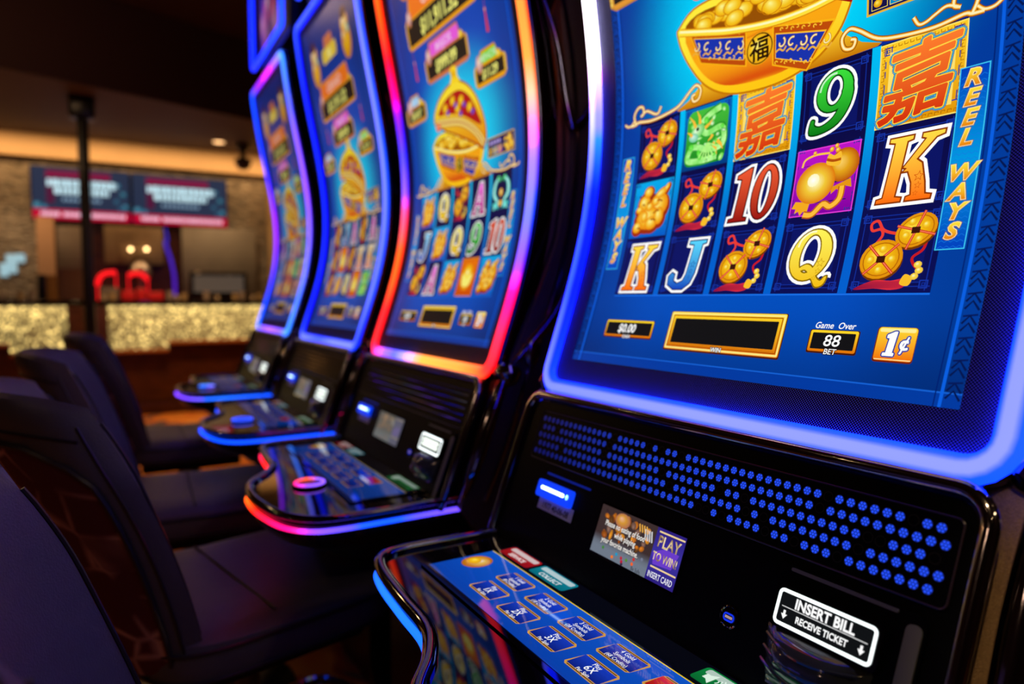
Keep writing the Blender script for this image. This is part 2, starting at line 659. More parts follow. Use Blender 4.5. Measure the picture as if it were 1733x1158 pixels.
def coin(a, cx, cy, r, lay, T, tilt=0.0, ry=.94):
    def t(x, y): return T(cx + x, cy + y)
    a.disc(cx + .02, cy - r * .12, r * 1.0, r * ry, lay, rgb(190, 110, 10), rgb(110, 50, 0), tilt, T=T)
    a.disc(cx, cy, r, r * ry, lay + .3, rgb(255, 225, 70), rgb(225, 140, 10), tilt, T=T)
    a.add(fill([ell(cx, cy, r * .86, r * ry * .86, 24, tilt), ell(cx, cy, r * .80, r * ry * .80, 24, tilt)[::-1]]), lay + .5, rgb(190, 110, 5), T)
    for k in range(4):
        an = tilt + math.pi / 2 * k
        a.disc(cx + r * .5 * math.cos(an), cy + r * .5 * math.sin(an), r * .2, r * .2, lay + .5, rgb(255, 245, 150), rgb(235, 165, 20), T=T, n=8, rings=2)
        a2 = an + math.pi / 4
        a.strip([(cx + r * .98 * math.cos(a2), cy + r * .98 * math.sin(a2)), (cx, cy)], r * .13, lay + .8, rgb(205, 50, 30), T)
        a.strip([(cx + r * .98 * math.cos(a2), cy + r * .98 * math.sin(a2)), (cx, cy)], r * .045, lay + .9, rgb(255, 130, 90), T)
    q = r * .20
    a.poly([(cx - q, cy - q * .8), (cx + q, cy - q * .8), (cx + q, cy + q * .8), (cx - q, cy + q * .8)], lay + 1.0, rgb(60, 20, 10), T=T)


def sym_coins(a, cx, cy, s):
    T = TR(cx, cy, s, .05)
    red, red2 = rgb(200, 25, 30), rgb(235, 60, 50)
    lp = smooth([(.05, .45), (-.25, .52), (-.45, .62), (-.62, .85), (-.78, .78), (-.72, .60), (-.50, .62), (-.42, .45), (-.55, .22)], 5)
    a.strip(lp, .075, 1, red2, T)
    a.strip(smooth([(.75, .25), (.70, 0), (.50, -.18), (.55, -.35), (.72, -.52)], 5), .07, 1, red, T)
    coin(a, .42, .52, .52, 1.5, T, .5, .82)
    coin(a, -.30, -.20, .56, 2.6, T)
    for k, (x, y) in enumerate([(.68, -.38), (.74, -.53), (.66, -.68)]):
        a.disc(x, y, .10, .09, 3, rgb(255, 250, 200), rgb(240, 190, 70), T=T, n=10, rings=2)
    a.poly(smooth([(.42, -.62), (.62, -.72), (.56, -.92), (.34, -.86)], 4, True), 3, rgb(250, 190, 40), T=T)
    tas = smooth([(.48, -.72), (.10, -.78), (-.35, -.76), (-.85, -1.0), (-.30, -.98), (.15, -1.02), (.46, -.95)], 5, True)
    a.poly(tas, 2.9, lambda x, y: mix(rgb(240, 50, 60), rgb(110, 0, 60), abs(x - cx) / s), T=T)


def card(a, cx, cy, hw, hh, c1, c2, lay=.5, line=None):
    a.rect(cx - hw, cy - hh, cx + hw, cy + hh, lay, lambda x, y: mix(c2, c1, (y - cy + hh) / (2 * hh)), 1, 4)
    if line:
        a.ring(cx - hw, cy - hh, cx + hw, cy + hh, .0012, lay + .2, line)


def sym_figure(a, cx, cy, s, hw=.038, hh=.040):
    card(a, cx, cy, hw, hh, rgb(0, 170, 235), rgb(0, 90, 200), .5)
    T = TR(cx, cy, s, .05)
    rnd = random.Random(int((cx + 2) * 9000 + cy * 70000))
    for x, y, rx, ry, ro in [(.35, .05, .62, .60, .3), (-.1, -.35, .78, .58, 0), (-.45, .30, .40, .42, 0), (-.30, .72, .30, .26, 0), (.45, .60, .42, .22, .5),
                             (.72, .78, .24, .15, .9), (-.62, -.72, .32, .30, 0), (.15, -.62, .42, .34, 0), (.55, -.35, .32, .42, .2), (-.68, .0, .26, .20, 0)]:
        a.disc(x + .03, y - .04, rx * 1.08, ry * 1.08, 1 + rnd.random() * .1, rgb(200, 90, 10), rgb(150, 45, 10), ro, T=T, n=16, rings=2)
    k = 0
    for x, y, rx, ry, ro in [(.40, .12, .52, .50, .3), (-.1, -.35, .66, .48, 0), (.15, -.58, .36, .28, 0), (.52, -.32, .26, .36, .2), (-.45, .26, .34, .34, 0), (-.30, .70, .25, .22, 0),
                             (.45, .60, .38, .17, .5), (.74, .80, .18, .10, .9), (-.62, -.70, .26, .24, 0), (-.68, .02, .20, .15, 0), (.22, .28, .22, .20, 0), (-.10, .10, .20, .18, 0), (-.30, -.30, .20, .24, 0)]:
        k += 1
        a.disc(x, y, rx, ry, 1.4 + k * .12, rgb(255, 245, 150), rgb(235, 130, 10), ro, T=T, n=16, rings=3)
    for (x0, y0, x1, y1) in [(-.55, .20, -.40, .16), (-.25, .20, -.12, .26), (.2, -.2, .5, -.1), (.1, -.45, .4, -.5), (-.6, -.75, -.4, -.8), (.3, .3, .6, .25)]:
        a.strip([(x0, y0), ((x0 + x1) / 2, (y0 + y1) / 2 + .05), (x1, y1)], .06, 3.6, rgb(160, 70, 5), T)


def sym_dragon(a, cx, cy, s, hw=.040, hh=.0405):
    card(a, cx, cy, hw, hh, rgb(0, 110, 190), rgb(0, 60, 130), .5)
    T = TR(cx, cy, s, .04)
    rnd = random.Random(5)
    a.poly(rrect(-.98, -1.0, .96, 1.0, .3), .8, lambda x, y: mix(rgb(20, 130, 30), rgb(70, 190, 60), (y - cy + s) / 2 / s), T=T)
    body = smooth([(.6, .9), (.1, .75), (-.3, .45), (.0, .1), (.7, .2), (.8, -.4), (.2, -.5), (-.6, -.3), (-.8, -.75), (-.1, -.85), (.6, -.8)], 5)
    a.strip(body, .34, 1, rgb(40, 150, 40), T)
    a.strip(body, .22, 1.2, lambda x, y: mix(rgb(120, 225, 90), rgb(190, 255, 160), .5 + .5 * math.sin(900 * (x + y))), T)
    for k in range(26):
        x, y = rnd.uniform(-.85, .85), rnd.uniform(-.9, .9)
        a.disc(x, y, rnd.uniform(.06, .18), rnd.uniform(.05, .12), 1.3 + k * .02, rnd.choice([rgb(220, 255, 190), rgb(150, 240, 120), rgb(235, 255, 220)]),
               rnd.choice([rgb(50, 170, 50), rgb(90, 210, 60)]), rnd.uniform(0, 3), T=T, n=10, rings=2)
    a.disc(-.45, .25, .36, .26, 2.0, rgb(235, 255, 225), rgb(90, 200, 80), .5, T=T)
    a.disc(-.62, .05, .24, .16, 2.1, rgb(220, 245, 240), rgb(110, 200, 150), -.2, T=T)
    for x0, y0, x1, y1 in [(-.55, .4, -.9, .85), (-.35, .5, -.55, 1.0), (-.1, .3, .25, .55), (-.7, .1, -.95, .3), (.3, .0, .1, -.2), (.55, -.25, .85, -.6), (.35, -.3, .6, -.75)]:
        a.strip([(x0, y0), ((x0 + x1) / 2 + .05, (y0 + y1) / 2), (x1, y1)], [.14, .1, .02], 2.2, rgb(250, 190, 60), T)
    a.disc(-.45, .33, .07, .07, 2.4, rgb(20, 40, 10), rgb(20, 40, 10), T=T, n=8, rings=1)
    for k in range(7):
        an = .4 + k * .3
        a.strip([(.1, -.25), (.1 + .6 * math.cos(-an), -.25 + .6 * math.sin(-an))], [.03, .08], 2.3, rgb(180, 245, 130), T)


def fret(a, x0, y0, x1, y1, lay, col, wd):
    """meander key border"""
    st = wd * 4.2
    nx, ny = max(1, int((x1 - x0) / st)), max(1, int((y1 - y0) / st))
    for i in range(nx):
        px = x0 + (x1 - x0) * i / nx
        for yy, sg in ((y0 + wd, 1), (y1 - wd, -1)):
            a.strip([(px, yy), (px, yy + sg * wd * 2), (px + st * .6, yy + sg * wd * 2), (px + st * .6, yy + sg * wd)], wd * .55, lay, col)
    for j in range(ny):
        py = y0 + (y1 - y0) * j / ny
        for xx, sg in ((x0 + wd, 1), (x1 - wd, -1)):
            a.strip([(xx, py), (xx + sg * wd * 2, py), (xx + sg * wd * 2, py + st * .6), (xx + sg * wd, py + st * .6)], wd * .55, lay, col)


def sym_joy(a, cx, cy, s, hw=.0405, hh=.0415):
    card(a, cx, cy, hw, hh, rgb(255, 205, 40), rgb(225, 150, 5), .5, rgb(255, 230, 110))
    fret(a, cx - hw + .001, cy - hh + .001, cx + hw - .001, cy + hh - .001, .8, rgb(165, 95, 0), .0013)
    a.rect(cx - hw * .76, cy - hh * .78, cx + hw * .76, cy + hh * .78, 1.0, rgb(255, 225, 110))
    for sx in (-1, 1):
        for sy in (-1, 1):
            for dx, dy in ((0, 0), (.10, .06), (-.02, .14)):
                x, y = cx + sx * hw * (.60 - dx), cy + sy * hh * (.62 - dy)
                a.ring(x - .0028, y - .0028, x + .0028, y + .0028, .0007, 1.3, rgb(200, 130, 10))
    g = '\u5609'
    def T(x, y):
        return (cx + (x * .98 + (y - .38) * .16) * s * 2.0, cy + ((y - .38) * 1.06 + .05 * math.sin(x * 5)) * s * 2.0)
    vf = text2d(g)
    V = lambda x, y: T(x, y)
    for r, lay, col in ((.118, 1.6, rgb(70, 50, 140)), (.100, 1.8, rgb(70, 200, 235)), (.078, 2.0, rgb(25, 35, 110)), (.064, 2.2, rgb(255, 215, 70))):
        a.outline(vf, r * s, lay, col, V, 14)
    fc = lambda x, y: mix(rgb(215, 50, 10), rgb(255, 125, 45), (y - cy + s) / 2 / s)
    a.outline(vf, .034 * s, 2.5, fc, V, 10)
    a.add(vf, 2.7, fc, V)


def sym_purse(a, cx, cy, s, hw=.037, hh=.037):
    card(a, cx, cy, hw, hh, rgb(190, 20, 200), rgb(130, 0, 160), .5, rgb(235, 60, 220))
    T = TR(cx, cy, s, .03)
    a.disc(.55, .38, .48, .50, 1, rgb(255, 215, 110), rgb(190, 80, 10), .2, T=T)
    a.poly([(.28, -.25), (.85, -.05), (.92, -.32), (.70, -.25), (.66, -.42), (.45, -.32), (.30, -.45)], 1.1, rgb(230, 150, 20), T=T)
    a.disc(-.28, -.05, .64, .62, 1.4, rgb(255, 255, 200), rgb(225, 120, 10), 0, hx=0, hy=.05, T=T, n=26, rings=6)
    a.poly(smooth([(.02, .45), (.40, .38), (.46, .58), (.40, .80), (.22, .70), (.05, .78), (-.02, .62)], 3, True), 1.6, rgb(250, 190, 50), T=T)
    a.strip(smooth([(-.02, .62), (.2, .55), (.44, .56)], 4), .08, 1.8, rgb(180, 80, 10), T)
    a.strip(smooth([(.05, .8), (-.4, .82), (-.75, .72), (-.82, .5)], 5), .06, 1.7, rgb(255, 200, 60), T)
    for x, y, r in [(.1, .9, .08), (.25, .98, .07), (.3, .85, .08), (-.45, .88, .06)]:
        a.disc(x, y, r, r, 1.9, rgb(255, 240, 150), rgb(230, 120, 20), T=T, n=10, rings=2)
    a.poly([(-.85, -.55), (-.35, -.62), (-.40, -.98), (-.52, -.88), (-.62, -1.0), (-.70, -.86), (-.82, -.92), (-.80, -.78), (-.95, -.75)], 1.2, rgb(245, 170, 30), T=T)
    tr = smooth([(-.5, -.98), (-.2, -1.0), (.1, -.72), (.35, -.82), (.60, -.62), (.62, -.25)], 5)
    a.strip(tr, .22, 1.3, rgb(190, 90, 10), T); a.strip(tr, .14, 1.5, rgb(255, 190, 60), T)
    a.disc(-.36, .05, .20, .20, 1.8, WHITE, rgb(255, 250, 190), T=T, hx=0, hy=0, n=12, rings=2)


def sym_ingot(a, cx, cy, s, hw=.038, hh=.041):
    card(a, cx, cy, hw, hh, rgb(240, 120, 10), rgb(215, 80, 5), .5, rgb(255, 170, 40))
    fret(a, cx - hw, cy - hh, cx + hw, cy + hh, .8, rgb(140, 40, 0), .0016)
    T = TR(cx, cy, s)
    a.disc(0, 0, .68, .80, 1.2, rgb(255, 235, 90), rgb(240, 150, 10), T=T)
    a.poly(smooth([(-.62, .2), (-.3, .1), (.0, .5), (.3, .1), (.62, .2), (.42, -.5), (-.42, -.5)], 4, True), 1.5, rgb(255, 245, 120), T=T)
    a.disc(0, .2, .28, .3, 1.8, WHITE, rgb(255, 225, 80), T=T)


def sym_fish(a, cx, cy, s):
    T = TR(cx, cy, s)
    for sg in (-1, 1):
        b = smooth([(sg * .25, .95), (sg * .75, .5), (sg * .8, -.1), (sg * .35, -.55), (sg * .85, -.95)], 5)
        a.strip(b, [.1 + .28 * math.sin(math.pi * min(1, i / 16)) for i in range(len(b))], 1, rgb(40, 190, 190), T)
        a.strip(b, [.05 + .14 * math.sin(math.pi * min(1, i / 16)) for i in range(len(b))], 1.4, rgb(190, 255, 240), T)
        a.poly([(sg * .15, .6), (sg * .5, .85), (sg * .45, 1.0), (sg * .1, .85)], 1.6, rgb(80, 210, 120), T=T)
        a.poly([(sg * .3, -.5), (sg * .95, -.6), (sg * .7, -1.0), (sg * .45, -.85), (sg * .2, -1.0)], 1.2, rgb(90, 220, 210), T=T)
    a.disc(0, 0, .20, .24, 2, rgb(255, 240, 200), rgb(240, 160, 70), T=T)
    a.disc(0, -.62, .22, .20, 2, rgb(255, 230, 150), rgb(230, 140, 60), T=T)


COLC = [-.1725, -.083, .0065, .096, .1855]
ROWV = [(.1815, .2655, .3500), (.1815, .2655)]
ROWC = [.1410, .2235, .3075]      # bottom, middle, top row centres


def draw_symbol(a, k, cx, cy):
    if k in GLYPH:
        sym_glyph(a, k, cx, cy - (.002 if k != '9' else 0), .0325)
    elif k == 'coins': sym_coins(a, cx, cy, .037)
    elif k == 'figure': sym_figure(a, cx, cy, .035)
    elif k == 'dragon': sym_dragon(a, cx, cy, .036)
    elif k == 'joy': sym_joy(a, cx, cy, .036)
    elif k == 'purse': sym_purse(a, cx, cy, .036)
    elif k == 'ingot': sym_ingot(a, cx, cy, .036)
    elif k == 'fish': sym_fish(a, cx, cy, .034)


SYMLAB = {'K': 'orange letter K', 'Q': 'yellow letter Q', 'J': 'blue letter J', 'A': 'magenta letter A', '9': 'green numeral 9', '10': 'red numeral 10',
          'coins': 'gold coins tied with red cord', 'figure': 'golden figure on a blue card', 'dragon': 'green dragon card', 'joy': 'red character on a yellow card',
          'purse': 'gold pouch on a purple card', 'ingot': 'bright nugget on an orange card', 'fish': 'teal paired fish'}


def screen_colour(u, v, gain):
    d = math.hypot((u - .01) / .235, (v - .44) / .20)
    c = mix(rgb(0, 215, 252), rgb(2, 72, 188), sstep(.35, 1.15, d))
    c = mix(c, rgb(0, 84, 190), sstep(.36, .12, v) * .6 * (1 - abs(u) / .4))
    c = mix(c, rgb(12, 40, 120), sstep(.60, .95, v) * .9)
    c = mix(c, rgb(2, 48, 130), sstep(.10, .0, v) * .75)
    e = sstep(.12, .25, abs(u)) * .35
    c = tuple(x * (1 - e) for x in c)
    return tuple(x * gain for x in c)


def curl(x, y, s, turn=1.0, start=0.0, n=14, span=4.6):
    out = []
    for k in range(n + 1):
        t = k / n
        a = start + turn * span * t
        out.append((x + s * (1 - .75 * t) * math.cos(a), y + s * (1 - .75 * t) * math.sin(a)))
    return out


def make_screen(root, cfg, fine):
    g = cfg.get('gain', 1.0)
    b = MB()
    st = .004 if fine else .012
    nu, nv = int(.54 / st), int(.985 / st)
    rows, cols = [], []
    for j in range(nv + 1):
        v = .985 * j / nv
        rows.append([Vector(S(-.27 + .54 * i / nu, v, -.002)) for i in range(nu + 1)])
        cols.append([screen_colour(-.27 + .54 * i / nu, v, g) for i in range(nu + 1)])
    b.grid(rows, cols=cols)
    scr = b.build('game_screen', M_DISP, root, SH, fixn=False)
    base = -.0017

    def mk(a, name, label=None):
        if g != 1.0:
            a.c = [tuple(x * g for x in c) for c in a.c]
        return a.build(name, scr, S, M_DISP, SH, base, label)

    # reel field, dividers, borders -------------------------------------------------
    a = Art()
    blue_l = rgb(10, 95, 225)
    for sg in (-1, 1):
        a.strip([(sg * .2535, .0), (sg * .2535, .985)], .0028, 1, blue_l)
        a.strip([(sg * .2485, .0), (sg * .2485, .985)], .0010, 1, rgb(0, 30, 110))
        if fine:
            for k in range(98):
                v = .008 + k * .0065
                if k % 3 == 2:
                    a.strip([(sg * .2565, v), (sg * .268, v + .0015)], .0016, 1, rgb(5, 25, 90))
                else:
                    a.strip([(sg * .2565, v), (sg * .262, v + .007), (sg * .268, v - .001)], .0019, 1, rgb(4, 22, 80))
    a.rect(-.27, .0, .27, .012, .8, rgb(2, 58, 160))
    a.rect(-.27, .012, .27, .0135, .9, rgb(20, 95, 210))
    # frieze backing above the reels
    a.rect(-.2125, .350, .2255, .3535, .6, rgb(6, 40, 150))
    mk(a, 'screen_border')

    a = Art()
    for ci, cx in enumerate(COLC):
        a.rect(cx - .040, .1005, cx + .040, .3500, .3, lambda x, y: mix(rgb(8, 14, 84), rgb(10, 8, 62), (y - .1) / .25), 1, 6)
        if ci < 4:
            a.rect(cx + .040, .1005, cx + .0495, .352, .25, lambda x, y: mix(rgb(0, 95, 205), rgb(0, 190, 245), sstep(.16, .36, y)), 1, 8)
        if fine:
            for r, vc in enumerate(ROWC):
                lc = rgb(16, 44, 150)
                x0, x1, y0, y1 = cx - .0385, cx + .0385, vc - .0385, vc + .040
                for (p, q) in (((x0, y0 + .004), (x1, y0 + .004)), ((x0, y1 - .004), (x1, y1 - .004)), ((x0 + .004, y0), (x0 + .004, y1)), ((x1 - .004, y0), (x1 - .004, y1)),
                               ((x0 + .010, y0 + .008), (x1 - .010, y0 + .008)), ((x0 + .010, y1 - .008), (x1 - .010, y1 - .008))):
                    a.strip([p, q], .0010, .5, lc)
                for sx, sy in ((x0 + .006, y0 + .006), (x1 - .006, y0 + .006), (x0 + .006, y1 - .006), (x1 - .006, y1 - .006)):
                    a.ring(sx - .004, sy - .004, sx + .004, sy + .004, .0011, .6, rgb(20, 52, 165))
                    a.ring(sx - .0016, sy - .0016, sx + .0016, sy + .0016, .0008, .6, lc)
                a.rect(x0 + .010, y0 + .009, x1 - .010, y1 - .009, .45, rgb(10, 20, 100))
    a.rect(-.2125, .0985, .2255, .1002, .4, rgb(25, 110, 230))
    mk(a, 'reel_panel')

    for r, row in enumerate(cfg['reels']):          # rows listed top to bottom
        for ci, k in enumerate(row):
            a = Art(.02 if fine else .03)
            draw_symbol(a, k, COLC[ci], ROWC[2 - r])
            mk(a, 'reel_symbol', SYMLAB[k])

    # REEL WAYS side banners --------------------------------------------------------
    for x0, x1, nm in ((.2215, .2465, 'right'), (-.2470, -.2215, 'left')):
        a = Art()
        a.rect(x0, .1395, x1, .3055, 1.1, lambda x, y: mix(rgb(0, 150, 225), rgb(0, 62, 190), abs(y - .222) / .08), 1, 16)
        a.ring(x0, .1395, x1, .3055, .0010, 1.3, rgb(60, 200, 245))
        if fine:
            for k in range(30):
                yy = .142 + k * .0053
                a.strip([(x0 + .002 + (x1 - x0 - .004) * i / 8, yy + (.0009 if i % 2 else -.0009)) for i in range(9)], .0005, 1.2, rgb(20, 120, 225))
        cx = (x0 + x1) / 2
        for k, ch in enumerate('REEL WAYS'):
            if ch == ' ': continue
            yy = .2955 - k * .0178 + (.004 if k > 4 else 0)
            for off, lay, col in ((.075, 2, rgb(120, 40, 10)), (.055, 2.2, rgb(255, 240, 190)), (.028, 2.5, lambda x, y, q=yy: mix(rgb(235, 130, 10), rgb(255, 225, 60), (y - q + .007) / .014))):
                a.text(ch, cx, yy, .0205, lay, col, off, 1.05, .28)
        mk(a, 'reel_ways_banner')

    # meters ------------------------------------------------------------------------
    def frame(a, x0, y0, x1, y1, wd, r=.002):
        a.add(fill([rrect(x0 - .0012, y0 - .0018, x1 + .0012, y1 + .0006, r)]), .6, rgb(70, 25, 10))
        a.add(fill([rrect(x0, y0, x1, y1, r)]), 1, lambda x, y: mix(rgb(225, 110, 5), rgb(255, 215, 40), (y - y0) / (y1 - y0)))
        a.add(fill([rrect(x0 + wd, y0 + wd, x1 - wd, y1 - wd, r * .5)]), 1.6, rgb(18, 18, 20))
    a = Art()
    frame(a, -.0855, .0292, .0855, .0775, .0085)
    a.ring(-.0845, .0302, .0845, .0765, .0022, 1.3, rgb(255, 235, 130), .0015)
    a.ring(-.0815, .0332, .0815, .0735, .0012, 1.3, rgb(170, 70, 0), .001)
    if fine:
        for k in range(70):
            x = -.079 + .158 * k / 70
            a.strip([(x, .0365), (x + .0012, .0350), (x + .0022, .0365)], .0005, 1.4, rgb(190, 100, 5))
    a.text('WIN', 0, .0325, .0075, 3, WHITE, .02); a.text('WIN', 0, .0325, .0075, 2.6, rgb(30, 20, 20), .12)
    mk(a, 'win_meter')
    a = Art()
    frame(a, -.2112, .0402, -.1147, .0632, .0026)
    a.text('$0.00', -.165, .0525, .0165, 3, WHITE, .025, .95, .15)
    a.text('CASH', -.163, .0408, .0062, 3, WHITE, .02); a.text('CASH', -.163, .0408, .0062, 2.6, rgb(30, 20, 20), .12)
    mk(a, 'cash_meter')
    a = Art()
    frame(a, .1178, .0400, .1690, .0620, .0026)
    a.text('88', .1434, .0518, .0165, 3, WHITE, .01, 1.1, .1)
    a.text('BET', .1434, .0405, .0080, 3, WHITE, .01, 1.0, .12); a.text('BET', .1434, .0405, .0080, 2.6, rgb(30, 20, 20), .10, 1.0, .12)
    a.text('Game  Over', .1430, .0672, .0092, 3, WHITE, .012, .92, .2)
    mk(a, 'bet_meter')
    a = Art()
    a.add(fill([rrect(.1865, .0345, .2235, .0678, .003)]), .6, rgb(110, 30, 5))
    a.add(fill([rrect(.1875, .0360, .2230, .0675, .003)]), 1, lambda x, y: mix(rgb(245, 110, 5), rgb(255, 215, 50), (y - .036) / .0315))
    a.add(fill([rrect(.1890, .0630, .2215, .0665, .0015)]), 1.2, rgb(255, 240, 150))
    a.add(fill([rrect(.1885, .0368, .2220, .0376, .0003)]), 1.2, rgb(255, 240, 160))
    one = fill([[(-.98, .50), (-.98, .72), (-.40, 1), (-.20, 1), (-.20, -.80), (-.02, -.80), (-.02, -1), (-.98, -1), (-.98, -.80), (-.72, -.80), (-.72, .50)]])
    O1 = lambda x, y: (.2065 + x * .0100 + y * .0010, .0520 + y * .0112)
    cent = text2d('\u00a2')
    O2 = lambda x, y: (.2135 + x * .0190, .0525 + (y - .30) * .0190)
    for vf_, O in ((one, O1), (cent, O2)):
        a.outline(vf_, .0017, 2, rgb(15, 50, 160), O, 12)
        a.outline(vf_, .0005, 2.4, WHITE, O, 8)
        a.add(vf_, 2.6, WHITE, O)
    mk(a, 'penny_badge')

    # frieze over the reels ----------------------------------------------------------
    a = Art(.010)
    gl = lambda w_, pts: (a.strip(pts, w_ * 1.35, 4.0, rgb(120, 50, 10)), a.strip(pts, w_, 4.3, rgb(240, 160, 30)), a.strip(pts, w_ * .5, 4.6, rgb(255, 240, 180)))
    for sg in (-1, 1):
        ox = .0065 if sg > 0 else .0
        m = lambda p: [(ox + sg * x, y) for x, y in p]
        wedge = m(smooth([(.02, .352), (.135, .3505), (.118, .360), (.098, .374), (.085, .380), (.0, .372)], 3, True))
        a.poly(wedge, 2.5, lambda x, y: mix(rgb(200, 120, 5), rgb(255, 200, 40), (y - .35) / .03))
        gl(.0042, m(smooth([(.232, .351), (.222, .3515), (.215, .3535), (.19, .3505), (.16, .3525), (.135, .358), (.115, .372), (.104, .377), (.096, .370), (.099, .359), (.108, .357), (.111, .364), (.106, .366)], 5)))
        gl(.0040, m(smooth([(.222, .352), (.226, .364), (.218, .374), (.208, .373), (.206, .364), (.212, .361)], 5)))
        gl(.0036, m(smooth([(.210, .362), (.200, .366), (.190, .362), (.182, .358), (.175, .358), (.170, .366)], 5)))
        gl(.0034, m(smooth([(.226, .357), (.232, .352), (.240, .352), (.246, .356)], 4)))
    mk(a, 'scroll_frieze')

    # the gold bowl ------------------------------------------------------------------
    a = Art(.010)
    for k in range(40):      # soft rays round the bowl
        an = -.3 + k / 39 * (math.pi + .6)
    tl = -.16
    body = smooth([(-.134, .451), (-.128, .431), (-.113, .405), (-.088, .376), (-.055, .357), (-.015, .349), (.03, .349), (.068, .359), (.095, .379), (.108, .402), (.114, .422)], 4)
    rimt = smooth([(.114, .424), (.085, .437), (.02, .455), (-.05, .470), (-.105, .470), (-.134, .453)], 4)
    a.poly(body + rimt, 5, rgb(200, 120, 5), off=.004)
    a.poly(body + rimt, 5.3, lambda x, y: mix(rgb(255, 200, 20), rgb(255, 235, 60), sstep(.35, .45, y)), off=.0015)
    wall = smooth([(-.122, .436), (-.108, .408), (-.085, .381), (-.055, .364), (-.012, .357), (.03, .357), (.062, .366), (.088, .384), (.100, .404), (.104, .415)], 4)
    rimf = smooth([(.104, .412), (.06, .411), (.01, .4145), (-.045, .424), (-.09, .436), (-.122, .446)], 4)
    a.poly(wall + rimf, 5.7, lambda x, y: mix(rgb(215, 60, 10), rgb(255, 175, 20), .5 + .5 * math.cos((x - .0) * 60) * .8))
    # panels
    def band(x0, x1, lo, hi, n=10):
        sk = .42 if x0 < 0 else 0
        sk2 = .75 if x0 > 0 else 0
        top = [(x0 + (x1 - x0) * i / n, 0) for i in range(n + 1)]
        def px(x, o):
            t = (x - x0) / (x1 - x0)
            return x + sk * (1 - t) * (o - .004) - sk2 * t * (o - .004)
        fcur = lambda x: .4185 - .028 * x / .11 + .35 * x * x * .3   # rim line
        return [(px(x, lo), fcur(x) - lo) for x, _ in top] + [(px(x, hi), fcur(x) - hi) for x, _ in top[::-1]]
    for x0, x1 in ((-.111, -.026), (.019, .090)):
        a.poly(band(x0 - .004, x1 + .004, .002, .047), 6, rgb(250, 180, 20))
        a.poly(band(x0 - .002, x1 + .002, .004, .0455), 6.2, rgb(190, 75, 10))
        a.poly(band(x0, x1, .011, .0395), 6.4, rgb(250, 190, 40))
        a.poly(band(x0 + .001, x1 - .001, .0125, .0385), 6.6, lambda x, y: rgb(25, 50, 170))
        nn = 5
        for i in range(nn):
            x = x0 + .008 + (x1 - x0 - .014) * i / (nn - 1)
            fc = .4185 - .028 * x / .11 + .105 * x * x
            y = fc - .0245
            sg = 1 if i % 2 else -1
            c1 = curl(x, y + .002, .0062, sg, 1.0)
            a.strip(c1, .0026, 7, rgb(200, 130, 20)); a.strip(c1, .0014, 7.3, rgb(255, 240, 170))
            c2 = smooth([(x - .007, y - .006), (x - .002, y - .004), (x + .003, y - .007), (x + .007, y - .003)], 4)
            a.strip(c2, .0020, 7, rgb(235, 175, 60))
            for q in (.0075, .0425):
                xs = x * .90 + (.012 if x < 0 else -.004) if q > .03 else x
                if x > 0 and i == nn - 1: continue
                a.strip(curl(xs, fc - q, .0024, 1, 0), .0012, 7, rgb(255, 200, 50))
                a.strip(curl(xs + .007, fc - q, .0024, -1, 2), .0012, 7, rgb(255, 200, 50))
    # medallion
    a.disc(-.003, .3925, .0195, .0185, 7, rgb(255, 240, 130), rgb(235, 160, 20))
    a.add(fill([ell(-.003, .3925, .0185, .0175), ell(-.003, .3925, .0172, .0162)[::-1]]), 7.4, rgb(60, 30, 5))
    a.outline(text2d('\u798f'), .0005, 7.6, rgb(40, 20, 5), lambda x, y: (-.003 + x * .0290, .3925 + (y - .38) * .0290), 8)
    # inside and coins
    a.poly(smooth([(-.122, .452), (-.09, .441), (-.045, .429), (.01, .4195), (.06, .416), (.100, .420), (.06, .436), (.01, .449), (-.05, .462), (-.10, .464)], 3, True), 8, rgb(150, 80, 5))
    rnd = random.Random(3)
    for k in range(34):
        x = rnd.uniform(-.095, .085); t = (x + .11) / .21
        yb = .448 - .030 * t
        y = yb + rnd.uniform(0, .030) * (1 - abs(x) / .13)
        a.disc(x, y, .0145, .0092, 8.2 + k * .05, rgb(255, 248, 150), rgb(240, 170, 15), -.15 + rnd.uniform(-.3, .3), n=16, rings=3)
        a.add(fill([ell(x, y, .0145, .0092, 16), ell(x, y, .0134, .0083, 16)[::-1]]), 8.22 + k * .05, rgb(200, 120, 5))
    rl = smooth([(-.131, .451), (-.09, .439), (-.045, .4265), (.01, .4165), (.06, .4135), (.108, .4175)], 5)
    a.strip(rl, .0100, 10.2, rgb(225, 140, 10)); a.strip(rl, .0075, 10.4, rgb(255, 225, 60)); a.strip([(x, y + .001) for x, y in rl], .0025, 10.6, rgb(255, 252, 190))
    mk(a, 'gold_bowl')
    # lid
    a = Art(.010)
    lid = smooth([(-.112, .505), (-.104, .523), (-.075, .545), (-.03, .560), (.02, .562), (.065, .543), (.10, .508), (.122, .460), (.124, .425), (.112, .408)], 4)
    under = smooth([(.112, .408), (.07, .428), (.0, .456), (-.06, .478), (-.105, .498)], 4)
    a.poly(lid + under, 11, rgb(160, 20, 15), off=.004)
    a.poly(lid + under, 11.2, lambda x, y: mix(rgb(235, 150, 15), rgb(255, 225, 50), sstep(.42, .55, y)))
    a.poly(smooth([(-.090, .515), (-.05, .538), (.02, .545), (.07, .520), (.10, .475), (.105, .455), (.03, .490), (-.04, .508)], 3, True), 11.5, rgb(180, 20, 20))
